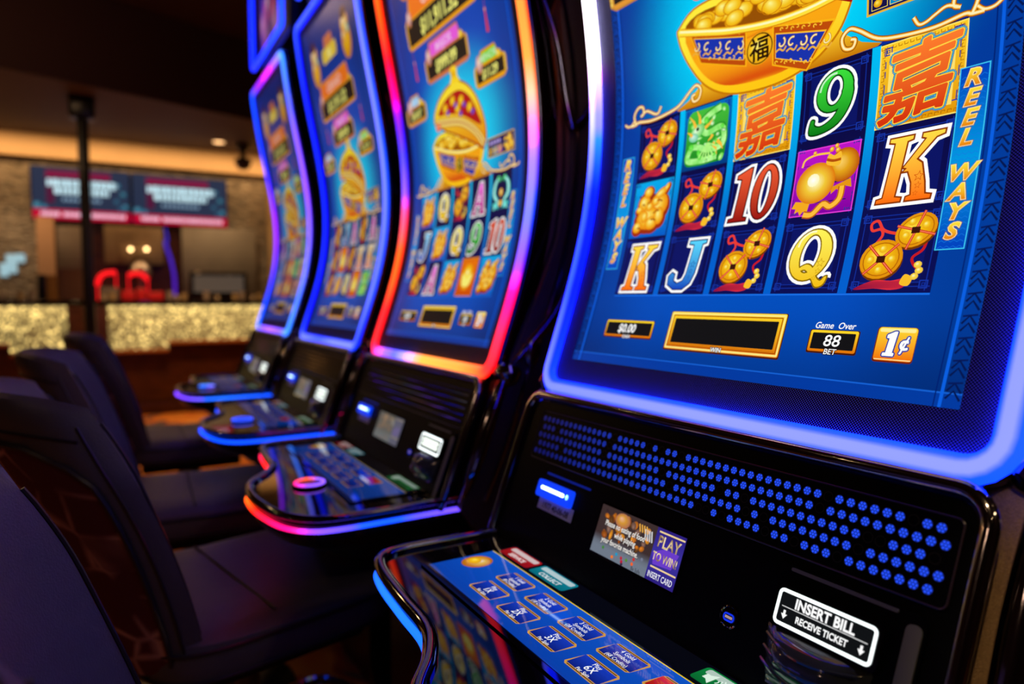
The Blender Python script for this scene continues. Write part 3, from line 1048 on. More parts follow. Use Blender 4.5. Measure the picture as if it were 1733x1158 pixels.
    for x, y in ((-.05, .522), (-.01, .530), (.03, .522), (.065, .500), (.01, .508)):
        a.disc(x, y, .013, .010, 11.8, rgb(255, 235, 70), rgb(230, 150, 10), .4, n=12, rings=2)
        a.disc(x + .012, y - .012, .008, .006, 11.9, rgb(150, 120, 230), rgb(70, 50, 170), .4, n=10, rings=2)
    bl = smooth([(-.108, .500), (-.05, .492), (.02, .478), (.08, .448), (.116, .415)], 5)
    a.strip(bl, .020, 12, rgb(200, 140, 50)); a.strip(bl, .014, 12.2, rgb(250, 225, 120)); a.strip(bl, .004, 12.4, rgb(190, 100, 60))
    a.disc(-.095, .490, .012, .010, 12.5, rgb(255, 190, 150), rgb(240, 90, 60))
    a.poly(smooth([(-.01, .560), (.0, .576), (-.002, .590), (.014, .596), (.028, .588), (.026, .574), (.034, .560)], 3, True), 11.1, rgb(255, 215, 30), off=.001)
    a.disc(.012, .580, .006, .008, 11.6, rgb(200, 120, 10), rgb(240, 170, 20), n=10, rings=2)
    a.v = [(x + (.0), y - .012 * (1 if y > .5 else 0) * 0, l) for x, y, l in a.v]
    mk(a, 'bowl_lid')

    # jackpot plaques ---------------------------------------------------------------
    def plaque(x0, y0, x1, y1, ycap, tcol, frame_c, amt, fs, nm, word):
        a = Art(.014)
        h = y1 - y0
        out = [(x0 - .004, y0), (x0 + .006, y0 - .006), (x1 - .006, y0 - .006), (x1 + .004, y0), (x1 + .006, y1 - h * .2), (x1 - .004, y1 + .002), (x1 - .02, y1 + .006),
               (x1 - .03, ycap), (x0 + .03, ycap), (x0 + .018, y1 + .008), (x0, y1 + .002), (x0 - .006, y1 - h * .3)]
        a.poly(out, 2, mix(frame_c, (0, 0, 0), .3), off=.0025)
        a.poly(out, 2.3, frame_c)
        a.rect(x0 + .002, y0 + .001, x1 - .002, y1 - .002, 2.6, rgb(30, 24, 22))
        a.add(fill([rrect(x0 + .030, y1 + .003, x1 - .026, ycap - .003, .004)]), 2.8, tcol)
        a.text(word, (x0 + x1) / 2, (y1 + ycap) / 2, (ycap - y1) * .75, 3.2, mix(tcol, WHITE, .45), .03, 1.1, .1)
        a.disc(x0 + .018, y1 + .006, .013, .017, 3.1, rgb(255, 235, 220), rgb(190, 120, 120), n=12, rings=2)
        a.disc(x0 + .018, y1 - .006, .010, .008, 3.0, rgb(240, 190, 60), rgb(190, 110, 30), n=10, rings=2)
        a.disc(x1 - .018, y1 + .005, .010, .009, 3.1, rgb(255, 240, 130), rgb(220, 160, 20), n=10, rings=2)
        for k in range(5):
            a.disc(x1 + .003, y0 + h * (k + .5) / 5, .0035, .005, 3, rgb(255, 235, 120), rgb(210, 150, 20), n=8, rings=1)
            a.disc(x0 - .003, y0 + h * (k + .5) / 5, .0035, .005, 3, rgb(255, 235, 120), rgb(210, 150, 20), n=8, rings=1)
        a.text(amt, (x0 + x1) / 2, (y0 + y1) / 2 - .001, fs, 3.4, rgb(255, 250, 130), .03, .95, .1)
        mk(a, nm)
    plaque(-.262, .531, -.160, .562, .588, rgb(120, 190, 235), rgb(225, 150, 50), '$10.57', .022, 'mini_jackpot_plaque', 'MINI')
    plaque(.106, .531, .220, .562, .588, rgb(120, 215, 20), rgb(240, 165, 20), '$11.29', .024, 'minor_jackpot_plaque', 'MINOR')
    plaque(-.115, .598, .085, .640, .672, rgb(235, 90, 220), rgb(215, 120, 70), '$999.99', .034, 'major_jackpot_plaque', 'MAJOR')
    plaque(-.182, .690, .152, .745, .795, rgb(245, 120, 30), rgb(240, 160, 25), '$11,911.32', .044, 'grand_jackpot_plaque', 'GRAND')
    a = Art(.014)
    for sg in (-1, 1):
        a = Art(.014)
        a.strip([(sg * .178, .688), (sg * .176, .660)], .0018, 1, rgb(160, 40, 60))
        a.disc(sg * .176, .655, .004, .005, 1.3, rgb(255, 190, 150), rgb(200, 60, 60), n=8, rings=1)
        a.poly([(sg * .1735, .652), (sg * .1785, .652), (sg * .181, .614), (sg * .171, .614)], 1.2, rgb(215, 55, 65))
        mk(a, 'hanging_tassel')
    a = Art(.014)      # attract figures at the head of the screen, kept generic
    for cx in (-.165, .165):
        a.disc(cx, .845, .040, .052, 2, rgb(255, 215, 60), rgb(215, 130, 20))
        a.disc(cx, .890, .034, .032, 2.4, rgb(255, 235, 220), rgb(225, 150, 110))
        a.disc(cx, .918, .026, .016, 2.6, rgb(60, 30, 40), rgb(90, 40, 40))
        a.disc(cx - .02, .86, .016, .020, 2.8, rgb(250, 240, 220), rgb(220, 110, 70), n=12, rings=2)
        a.disc(cx + .02, .87, .012, .014, 2.8, rgb(250, 240, 220), rgb(90, 170, 120), n=12, rings=2)
    a.poly([(-.075, .838), (.06, .838), (.068, .858), (.062, .880), (-.075, .880), (-.082, .858)], 2, rgb(235, 200, 60))
    a.poly([(-.05, .880), (.04, .880), (.034, .912), (-.044, .912)], 2, rgb(215, 120, 70))
    a.text('88', -.006, .858, .035, 2.5, rgb(255, 245, 150), .03)
    mk(a, 'attract_panel')
    a = Art(.012)
    a.rect(.1300, .3815, .2370, .4195, 13, rgb(230, 180, 50)); a.rect(.1320, .3835, .2350, .4175, 13.2, rgb(20, 24, 90))
    for k, c in enumerate((rgb(20, 16, 70), rgb(0, 140, 200), rgb(170, 20, 190))):
        x = .1350 + k * .0185
        a.rect(x, .3855, x + .0165, .4010, 13.4, c); a.ring(x, .3855, x + .0165, .4010, .0006, 13.6, rgb(255, 225, 90))
        a.disc(x + .0065, .3915, .0045, .0040, 13.7, rgb(255, 235, 110), rgb(220, 140, 10), n=10, rings=2)
        a.disc(x + .0110, .3960, .0038, .0034, 13.8, rgb(255, 235, 110), rgb(220, 140, 10), n=10, rings=2)
    for k, (x, y, r) in enumerate([(.205, .400, .012), (.219, .406, .010), (.226, .394, .009), (.212, .390, .009)]):
        a.disc(x, y, r * .8, r, 13.4 + k * .2, rgb(255, 240, 140), rgb(235, 150, 30), n=12, rings=2)
    for k in range(4): a.disc(.143 + k * .012, .4090, .005, .004, 13.6, rgb(240, 230, 255), rgb(150, 120, 210), n=10, rings=2)
    a.v = [(x, y, l * .3 + 8) for x, y, l in a.v]
    mk(a, 'prize_panel')
    return scr


# ------------------------------------------------------------------ light tube round the screen
def loop_path(hu, v0, v1, r, n=5, step=.02):
    """rounded rectangle as (u, v, nu, nv) counter-clockwise from bottom-left"""
    out = []
    def seg(x0, y0, x1, y1, nx, ny):
        L = math.hypot(x1 - x0, y1 - y0); m = max(1, int(L / step))
        for k in range(m):
            t = k / m
            out.append((x0 + (x1 - x0) * t, y0 + (y1 - y0) * t, nx, ny))
    def arc(cx, cy, a0):
        for k in range(n):
            a = math.radians(a0 + 90 * k / n)
            out.append((cx + r * math.cos(a), cy + r * math.sin(a), math.cos(a), math.sin(a)))
    seg(-hu + r, v0, hu - r, v0, 0, -1); arc(hu - r, v0 + r, -90)
    seg(hu, v0 + r, hu, v1 - r, 1, 0); arc(hu - r, v1 - r, 0)
    seg(hu - r, v1, -hu + r, v1, 0, 1); arc(-hu + r, v1 - r, 90)
    seg(-hu, v1 - r, -hu, v0 + r, -1, 0); arc(-hu + r, v0 + r, 180)
    return out


def stops(tab, t):
    if t <= tab[0][0]: return tab[0][1]
    for (a, ca), (b, cb) in zip(tab, tab[1:]):
        if t <= b: return mix(ca, cb, (t - a) / (b - a))
    return tab[-1][1]


HU, LV0, LV1, LR = .3115, -.047, 1.020, .030


def led_frame(root, cfg):
    pth = loop_path(HU, LV0, LV1, LR)
    b = MB()
    rows, cols = [], []
    K = 16
    for (u, v, nu, nv) in pth:
        if abs(nu) > abs(nv):
            tab = cfg['led']['R' if nu > 0 else 'L']; core = stops(tab, v)
        else:
            tab = cfg['led']['T' if nv > 0 else 'B']; core = stops(tab, u)
        if abs(nu) > .05 and abs(nv) > .05:
            c1 = stops(cfg['led']['R' if nu > 0 else 'L'], v); c2 = stops(cfg['led']['T' if nv > 0 else 'B'], u)
            core = mix(c2, c1, abs(nu) ** 2)
        edge = satur(core, cfg.get('sat', 2.2))
        row, cc = [], []
        for k in range(K):
            a = math.pi * (k / (K - 1))          # half round
            wv = -math.cos(a) * .0125
            d = math.sin(a) * .0110
            row.append(S(u + nu * wv, v + nv * wv, .002 + d))
            t = sstep(*cfg.get('core', (.45, .88)), math.sin(a))
            cc.append(mix(hdr(tuple(x * .85 for x in edge), cfg.get('ek', 2.5)), hdr(core, cfg.get('ck', 2.5)), t))
        rows.append([Vector(p) for p in row]); cols.append(cc)
    b.grid(rows, close_v=True, cols=cols)
    o = b.build('light_frame', M_LED, root, SH, fixn=False)
    # dark outer shroud of the frame
    b = MB()
    rows = []
    for (u, v, nu, nv) in pth:
        rows.append([Vector(S(u + nu * wv, v + nv * wv, d)) for wv, d in ((.0125, .0015), (.0135, .000), (.0145, -.003), (.0145, -.012), (.0145, -.035))])
    b.grid(rows, close_v=True)
    b.build('frame_shroud', M_RIM, root, SH)
    # dotted dark bezel between light and picture
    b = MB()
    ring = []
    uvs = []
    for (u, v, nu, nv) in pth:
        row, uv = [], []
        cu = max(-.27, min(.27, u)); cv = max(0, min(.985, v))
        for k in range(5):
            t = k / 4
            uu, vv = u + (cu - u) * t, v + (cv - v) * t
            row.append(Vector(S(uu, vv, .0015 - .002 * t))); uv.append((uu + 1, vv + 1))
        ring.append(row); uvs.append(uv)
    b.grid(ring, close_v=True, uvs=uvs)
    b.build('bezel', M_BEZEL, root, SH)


def panel_parts(root, cfg, fine):
    # panel plate ------------------------------------------------------------------
    b = MB()
    out = rrect(-.3080, -.232, .3080, -.002, .018, 5)
    b.prism(out, -.020, 0.0, lambda x, y, t: Pn(x, y, t))
    plate = b.build('front_panel', M_SATIN, root, SH)
    # chrome surround
    b = MB()
    pts = [Pn(x, y, .002) for x, y in rrect(-.3165, -.245, .3165, .0065, .026, 8)]
    b.tube(pts, .0068, 12, closed=True)
    b.build('chrome_surround', M_CHROME, root, SH)
    # seam ledge line and raised speaker grille
    b = MB()
    gout = rrect(-.2760, -.0855, .3010, -.0160, .006, 4)
    b.prism(gout, 0.0, .0022, lambda x, y, t: Pn(x, y, t))
    grille = b.build('speaker_grille', M_SATIN, root, SH)
    b = MB()
    pts = [Pn(x, y, .0022) for x, y in rrect(-.2755, -.0850, .3005, -.0165, .006, 4)]
    b.tube(pts, .0009, 6, closed=True)
    b.build('grille_rim', pmat('violet_black_trim', (.05, .03, .06), .3) if 'violet_black_trim' not in bpy.data.materials else bpy.data.materials['violet_black_trim'], grille, SH)
    if fine:
        a = Art(1.0)
        rnd = random.Random(11)
        rim = Art(1.0)
        for r in range(5):
            s = .0268 + r * .0118
            x = -.266 + (r % 2) * .0053
            k = 0
            while x < .295:
                dead = rnd.random() < .085
                rim.add(fill([ell(0, 0, .0046, .0046, 14), ell(0, 0, .0039, .0039, 14)[::-1]]), 1, rgb(30, 24, 34), lambda p, q: (x + p, -s + q))
                if not dead:
                    far = sstep(-.28, .10, x)  # lights painted dimmer towards the left, as if seen at a slant
                    cc = mix(rgb(10, 20, 110), rgb(38, 80, 255), far)
                    a.add(fill([ell(0, 0, .0040, .0040, 14)]), .5, tuple(q * .22 for q in cc), lambda p, q: (x + p, -s + q))
                    for j in range(7):
                        an = math.pi / 3 * j
                        ox, oy = (0, 0) if j == 6 else (.0026 * math.cos(an), .0026 * math.sin(an))
                        vs = [(x + ox + .00115 * math.cos(math.pi / 3 * q + .5), -s + oy + .00115 * math.sin(math.pi / 3 * q + .5)) for q in range(6)]
                        a.add((vs, [(0, 1, 2, 3, 4, 5)]), 1, cc)
                x += .0106
                k += 1
        a.build('grille_light', grille, Pn, M_DISP, SH, .0026, cut=False)
        rim.build('grille_hole_rims', grille, Pn, M_PRINT, SH, .0025, cut=False)
    else:
        b = MB()
        for r in range(5):
            s = .026 + r * .0118
            b.tube([Pn(-.262, -s, .003), Pn(.292, -s, .003)], .0014, 6)
        b.build('grille_rib', M_RIM, grille, SH)

    # card reader ------------------------------------------------------------------
    rd = MB()
    x0, x1 = -.229, -.152
    rd.prism(rrect(x0, -.132, x1, -.109, .004, 3), -.001, .0075, lambda x, y, t: Pn(x, y, t))
    reader = rd.build('card_reader', pmat('blue_lit_plastic', (.01, .04, .3), .25, emit=rgb(10, 60, 245), es=1.1) if 'blue_lit_plastic' not in bpy.data.materials else bpy.data.materials['blue_lit_plastic'], root, SH)
    a = Art()
    a.add(fill([rrect(x0 + .010, -.1215, x1 - .012, -.1165, .0024)]), 1, tuple(4.0 * c for c in rgb(190, 225, 255)))
    a.disc(x1 - .006, -.119, .003, .0035, 1, tuple(4.0 * c for c in rgb(220, 240, 255)), tuple(2.5 * c for c in rgb(150, 200, 255)), n=10, rings=2)
    a.build('card_slot_light', reader, Pn, M_LED, SH, .0080)
    a = Art()
    a.add(fill([rrect(x0 + .005, -.1005, x1 + .028, -.0975, .0014)]), 1, rgb(8, 25, 120))  # blue reflection above the reader, put in as a glowing line
    a.build('slot_glow_strip', reader, Pn, M_DISP, SH, .0006)
    # asset tag
    a = Art()
    a.rect(-.2245, -.1480, -.1440, -.1310, 1, rgb(235, 228, 238))
    if fine:
        a.text('1977 40-06-08', -.184, -.1405, .0118, 2, rgb(25, 22, 35), .012, .88)
    a.build('asset_tag', plate, Pn, M_PRINT, SH, .0008)
    # player display ---------------------------------------------------------------
    b = MB()
    X0, X1, Y0, Y1, XM = -.0935, .0480, -.1655, -.1085, .0045
    b.prism(rrect(X0 - .003, Y0 - .003, X1 + .003, Y1 + .003, .002, 3), -.001, .0008, lambda x, y, t: Pn(x, y, t))
    disp = b.build('player_display', M_GLOSS, root, SH)
    a = Art(1.0)
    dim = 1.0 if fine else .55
    rnd = random.Random(21)
    a.rect(X0, Y0, XM, Y1, 1, lambda x, y: mix(rgb(110, 120, 135), rgb(60, 45, 45), sstep(Y0 + .010, Y0 + .024, y)), 1, 12)
    for k in range(44):
        x, y = rnd.uniform(X0 + .008, XM - .008), rnd.uniform(Y0 + .022, Y1 - .006)
        c = rnd.choice([rgb(150, 80, 45), rgb(190, 110, 50), rgb(95, 60, 45), rgb(60, 45, 50), rgb(120, 95, 85), rgb(215, 140, 60)])
        a.disc(x, y, rnd.uniform(.003, .007), rnd.uniform(.002, .005), 1.2 + k * .02, tuple(min(1, q * 1.5) for q in c), tuple(q * .5 for q in c), rnd.uniform(0, 3), n=12, rings=2)
    a.disc(-.052, -.1185, .013, .0085, 2.3, rgb(235, 180, 150), rgb(170, 105, 80), n=18)
    for k in range(4):
        a.strip([(-.024 + k * .004, -.1135), (-.020 + k * .004, -.1215)], .0018, 2.4, rgb(240, 175, 70))
        a.strip([(-.013 + k * .0035, -.1165), (-.009 + k * .0035, -.128)], .0020, 2.4, rgb(205, 205, 210))
    for x, y, c in [(-.072, -.156, rgb(70, 120, 60)), (-.047, -.1565, rgb(40, 140, 180)), (-.038, -.158, rgb(170, 50, 70)), (-.053, -.1615, rgb(220, 110, 50)), (-.036, -.1615, rgb(170, 40, 70)),
                    (-.029, -.1575, rgb(90, 130, 60)), (-.019, -.1585, rgb(220, 90, 60)), (-.018, -.153, rgb(180, 60, 60)), (-.035, -.1640, rgb(50, 40, 60)), (-.006, -.149, rgb(110, 115, 130))]:
        a.disc(x, y, .0022, .0020, 2.5, tuple(min(1, q * 1.4) for q in c), c, n=10, rings=2)
    if fine:
        for k, (st, xc) in enumerate([('Please no eating of food', -.0445), ('while playing', -.0400), ('your favorite machine.', -.0455)]):
            y = -.1272 - k * .0098
            a.text(st, xc + .0004, y - .0005, .0092, 4, rgb(20, 15, 15), .035, .78)
            a.text(st, xc, y, .0092, 4.6, rgb(245, 240, 235), .012, .78)
        a.text('Be Safe.', -.0105, -.1625, .0062, 4, rgb(30, 32, 40), .0, .85)
    a.rect(XM, Y0, X1, Y1, 1, lambda x, y: mix(rgb(60, 50, 160), rgb(42, 28, 120), abs(y + .137) / .03), 1, 10)
    a.poly([(XM + .002, -.136), (XM + .018, -.128), (X1 - .004, -.1285), (X1 - .01, -.146), (XM + .006, -.148)], 1.4, rgb(105, 60, 200))
    gold = lambda x, y: mix(rgb(130, 95, 60), rgb(250, 225, 170), .5 + .5 * math.sin((x * 1.0 + y * 2.2) * 260))
    for y in (-.1125, -.1505):
        a.rect(XM + .004, y - .0009, X1 - .001, y + .0009, 2, rgb(235, 205, 150))
    if fine:
        a.step = .0015
        a.text('PLAY', .0265, -.1220, .0172, 3, gold, .022, .86)
        a.text('TO WIN!', .0262, -.1385, .0125, 3, gold, .018, .74)
        a.text('INSERT CARD', .0262, -.1585, .0092, 3, rgb(235, 235, 245), .012, .66)
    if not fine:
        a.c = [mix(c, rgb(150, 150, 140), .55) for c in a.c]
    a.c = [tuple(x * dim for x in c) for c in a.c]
    a.build('display_picture', disp, Pn, M_DISP, SH, .0011)
    # charging port
    b = MB()
    rows = [[P(.1220 + r * math.cos(t * math.pi / 12), .1610 + r * math.sin(t * math.pi / 12), d) for t in range(24)] for r, d in ((.0108, 0), (.0108, .0014), (.0096, .0020), (.0090, .0012), (.0001, .0010))]
    b.grid([[Vector(q) for q in row] for row in rows], close_u=True)
    port = b.build('charging_port', M_RIM, root, SH)
    a = Art(1.0)
    a.add(fill([rrect(.1155, -.1655, .1285, -.1575, .0035), rrect(.1172, -.1635, .1268, -.1592, .0015)]), 1, rgb(20, 50, 230))
    a.rect(.1178, -.1626, .1262, -.1602, 1.2, rgb(170, 140, 140))
    a.build('port_light', port, Pn, M_DISP, SH, .0016)
    # bill acceptor -----------------------------------------------------------------
    b = MB()
    b.prism(rrect(.158, -.215, .292, -.094, .010, 4), 0, .0035, lambda x, y, t: Pn(x, y, t))
    acc = b.build('bill_acceptor', M_SATIN, root, SH)
    b = MB()
    b.prism(rrect(.1690, -.1475, .2670, -.1110, .005, 4), .0030, .0105, lambda x, y, t: Pn(x, y, t))
    b.build('sign_housing', M_GLOSS, acc, SH)
    a = Art(1.0)
    sg = (.1730, -.1450, .2630, -.1140)
    a.ring(*sg, .0030, 1, tuple(1.5 * c for c in rgb(245, 255, 255)), .005)
    a.add(fill([rrect(sg[0] + .0031, sg[1] + .0031, sg[2] - .0031, sg[3] - .0031, .0025)]), .5, rgb(16, 18, 20))
    cx = (sg[0] + sg[2]) / 2
    if fine:
        a.text('INSERT BILL', cx, -.1228, .0118, 2, WHITE, .035, .88)
        a.rect(sg[0] + .006, -.1290, sg[2] - .006, -.1283, 2, rgb(225, 225, 225))
        a.text('RECEIVE TICKET', cx, -.1352, .0078, 2, WHITE, .030, .84)
        for x in (sg[0] + .0098, sg[2] - .0098):
            a.poly([(x - .0011, -.1315), (x + .0011, -.1315), (x + .0011, -.1348), (x + .0030, -.1348), (x, -.1390), (x - .0030, -.1348), (x - .0011, -.1348)], 2, WHITE)
    else:
        a.add(fill([rrect(sg[0] + .010, sg[1] + .008, sg[2] - .010, sg[3] - .007, .002)]), 1.5, rgb(225, 235, 225))
        a.rect(sg[0] + .010, -.1300, sg[2] - .010, -.1285, 2, rgb(60, 60, 60))
    if not fine:
        a.c = [tuple(q * 1.7 for q in c) for c in a.c]
    a.build('insert_bill_sign', acc, Pn, M_DISP, SH, .0110)
    b = MB()     # clear mouth
    rows = []
    for k in range(13):
        t = k / 12
        s = .1475 + .048 * t
        wd = .050 - .010 * t
        hh = .004 + .018 * math.sin(math.pi * min(1, t * 1.15)) ** .7 * (1 if t < .9 else .5)
        rows.append([Vector(P(.214 + wd * x, s, .003 + hh * (1 - abs(x) ** 3))) for x in (-1, -.92, -.75, -.5, -.25, 0, .25, .5, .75, .92, 1)])
    b.grid(rows)
    mouth = b.build('bill_mouth', M_SMOKE, acc, SH)
    b = MB()
    for k in range(3):
        s = .155 + k * .011
        b.tube([P(.172 + .084 * i / 8, s + .008 * math.sin(math.pi * i / 8), .012 + .012 * math.sin(math.pi * i / 8)) for i in range(9)], .0016, 6)
    b.build('mouth_rib', M_SMOKE, mouth, SH)
    b = MB()
    b.prism(rrect(.2780, -.2150, .2900, -.1020, .005, 3), .003, .0055, lambda x, y, t: Pn(x, y, t))
    b.prism(rrect(.1750, -.0985, .2700, -.0955, .0014, 3), .003, .0055, lambda x, y, t: Pn(x, y, t))
    b.build('acceptor_ridge', pmat('grey_satin_ridge', (.28, .31, .31), .35) if 'grey_satin_ridge' not in bpy.data.materials else bpy.data.materials['grey_satin_ridge'], acc, SH)


DECK = smooth([(-.310, .54), (-.3125, .40), (-.3105, .325), (-.292, .296), (-.245, .283), (-.16, .277), (-.085, .273), (-.030, .252), (.020, .219), (.075, .201), (.14, .199),
               (.20, .207), (.262, .224), (.302, .255), (.316, .300), (.316, .40), (.314, .54)], 5)


def deck_parts(root, cfg, fine):
    full = DECK + [(.314, .56), (-.310, .56)]
    b = MB()
    def fn(x, y, t): return (x, y, DZ + t)
    b.grid([[Vector(fn(x, y, t)) for x, y in full] for t in (-.002, -.034)], close_u=True, smooth=False)
    b.cap([fn(x, y, -.002) for x, y in full]); b.cap([fn(x, y, -.034) for x, y in full][::-1])
    deck = b.build('button_deck', M_GLOSS, root, SH)
    b = MB()
    b.tube([(x, y, DZ + .000) for x, y in DECK], .0085, 10, flat=.75)
    b.build('deck_rim', M_RIM, deck, SH)
    b = MB()
    L = len(DECK)
    cols = []
    for i in range(L):
        cols.append(hdr(satur(stops(cfg['decklight'], i / (L - 1)), 1.1), 2.5))
    b.tube([(x * 1.012, y - .004, DZ - .0180) for x, y in DECK], .0042, 8, cols=cols)
    b.build('deck_light', M_LED, deck, SH)
    # lower bowl of the deck
    b = MB()
    cxm, cym = 0, .45
    rows = []
    for k, (t, z) in enumerate([(1, -.034), (.97, -.05), (.90, -.065), (.78, -.085), (.72, -.11)]):
        rows.append([Vector((cxm + (x - cxm) * t, cym + (y - cym) * t + (1 - t) * .15, DZ + z)) for x, y in full])
    b.grid(rows, close_u=True)
    b.cap(rows[-1])
    b.build('deck_underside', M_BODY, deck, SH)
    # spin button
    b = MB()
    c = (.100, .303, DZ)
    b.lathe(c, [(.031, -.002), (.031, .001), (.029, .003), (.0215, .0035), (.020, .002), (.0001, .0022)], 32)
    btn = b.build('spin_button', M_GLOSS, deck, SH)
    b = MB()
    n = 40
    cols = [hdr(stops(cfg['ring'], i / n), 2.0) for i in range(n)]
    b.tube([(c[0] + .0255 * math.cos(2 * math.pi * i / n), c[1] + .0255 * math.sin(2 * math.pi * i / n), DZ + .0045) for i in range(n)], .0030, 8, closed=True, cols=cols)
    b.build('button_light_ring', M_LED, btn, SH)
    # touch display
    x0, x1, y0, y1 = -.240, .242, .342, .474
    b = MB()
    b.prism([(x0 - .008, y0 - .008), (x1 + .008, y0 - .008), (x1 + .008, y1 + .006), (x0 - .008, y1 + .006)], -.0015, .0006, lambda x, y, t: D(x, y, t))
    td = b.build('touch_display', M_GLOSS, deck, SH)
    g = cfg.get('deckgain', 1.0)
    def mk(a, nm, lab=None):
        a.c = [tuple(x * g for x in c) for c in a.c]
        return a.build(nm, td, D, M_DECKDISP, SH, .0009, lab)
    a = Art(.02)
    a.rect(x0, y0, x1, .4365, 1, lambda x, y: mix(rgb(8, 62, 165), rgb(12, 82, 195), (y - y0) / .1), 4, 4)
    a.rect(x0, .4365, x1, y1, 1, rgb(4, 6, 14))
    a.rect(x0, .4358, x1, .4372, 1.3, rgb(235, 200, 30))
    a.disc(-.217, .400, .019, .021, 1.4, rgb(250, 190, 40), rgb(170, 90, 20), n=18)
    a.disc(-.213, .402, .013, .014, 1.8, rgb(235, 215, 200), rgb(200, 130, 80), n=14)
    a.disc(-.222, .398, .010, .010, 2.0, rgb(255, 225, 80), rgb(220, 150, 20), n=12)
    mk(a, 'display_background')
    def plate_(cx, cy, w_, h_, lines, nm, red=False, dimm=1.0):
        a = Art(.02)
        a.poly([(cx - w_, cy - h_ * .8), (cx - w_ * .86, cy - h_), (cx + w_ * .8, cy - h_), (cx + w_ * .9, cy - h_ * .8), (cx + w_, cy + h_ * .8), (cx + w_ * .86, cy + h_),
                (cx - w_ * .8, cy + h_), (cx - w_ * .9, cy + h_ * .8)], 2, rgb(205, 150, 60))
        a.rect(cx - w_ * .80, cy + h_ * .84, cx + w_ * .80, cy + h_ * .92, 2.2, rgb(60, 35, 10)); a.rect(cx - w_ * .80, cy - h_ * .92, cx + w_ * .80, cy - h_ * .84, 2.2, rgb(60, 35, 10))
        c1, c2 = ((rgb(150, 10, 10), rgb(215, 40, 25)) if red else (rgb(6, 22, 110), rgb(22, 60, 190)))
        a.rect(cx - w_ * .90, cy - h_ * .78, cx + w_ * .90, cy + h_ * .78, 2.4, lambda x, y: mix(c1, c2, .5 + (y - cy) / h_ * .5), 1, 3)
        for (st, sz, dy) in lines:
            a.text(st, cx, cy + dy, sz, 3, WHITE, .008 if sz > .01 else 0, .88)
        mk(a, nm)
    for k in range(5):
        nm = str(k + 1)
        cr = ['(8 Credits)', '(18 Credits)', '(38 Credits)', '(68 Credits)', '(88 Credits)'][k]
        plate_(-.1365 + .0676 * k, .4105, .0265, .0145, [(nm + ' Gold', .0078, .0072), ('Symbols', .0078, -.0002), (cr, .0070, -.0078)] if fine else [], 'gold_symbol_button', red=(k == 4))
    for k, m in enumerate(['1X', '2X', '3X', '6X', '8X']):
        plate_(-.1320 + .0666 * k, .3720, .0262, .0150, [('Play', .0082, .0078), (m, .0125, -.0008), ('Per Spin', .0066, -.0096)] if fine else [], 'play_button')
    for (xa, xb, c, st, nm) in ((-.236, -.166, rgb(175, 20, 30), 'SERVICE', 'service_key'), (-.160, -.086, rgb(10, 130, 150), 'COLLECT', 'collect_key'), (.120, .230, rgb(10, 130, 60), '', 'volume_key')):
        a = Art(.02)
        a.add(fill([rrect(xa, .4430, xb, .4700, .004)]), 2, lambda x, y: mix(tuple(q * .6 for q in c), c, (y - .443) / .027))
        a.add(fill([rrect(xa + .004, .4590, xb - .004, .4680, .003)]), 2.3, mix(c, rgb(220, 230, 230), .6))
        if st:
            a.text(st, (xa + xb) / 2, .4515, .0105, 3, mix(c, WHITE, .75), .02, .95)
        else:
            a.poly([(xa + .008, .452), (xa + .012, .452), (xa + .018, .447), (xa + .018, .465), (xa + .012, .460), (xa + .008, .460)], 3, rgb(220, 240, 225))
            for r in (.004, .007, .010):
                a.strip(ell(xa + .019, .456, r, r, 8, 0, -.8, .8, False), .0012, 3, rgb(220, 240, 225))
            a.rect(xa + .034, .4460, xb - .012, .4505, 3, rgb(4, 50, 25))
        mk(a, nm)


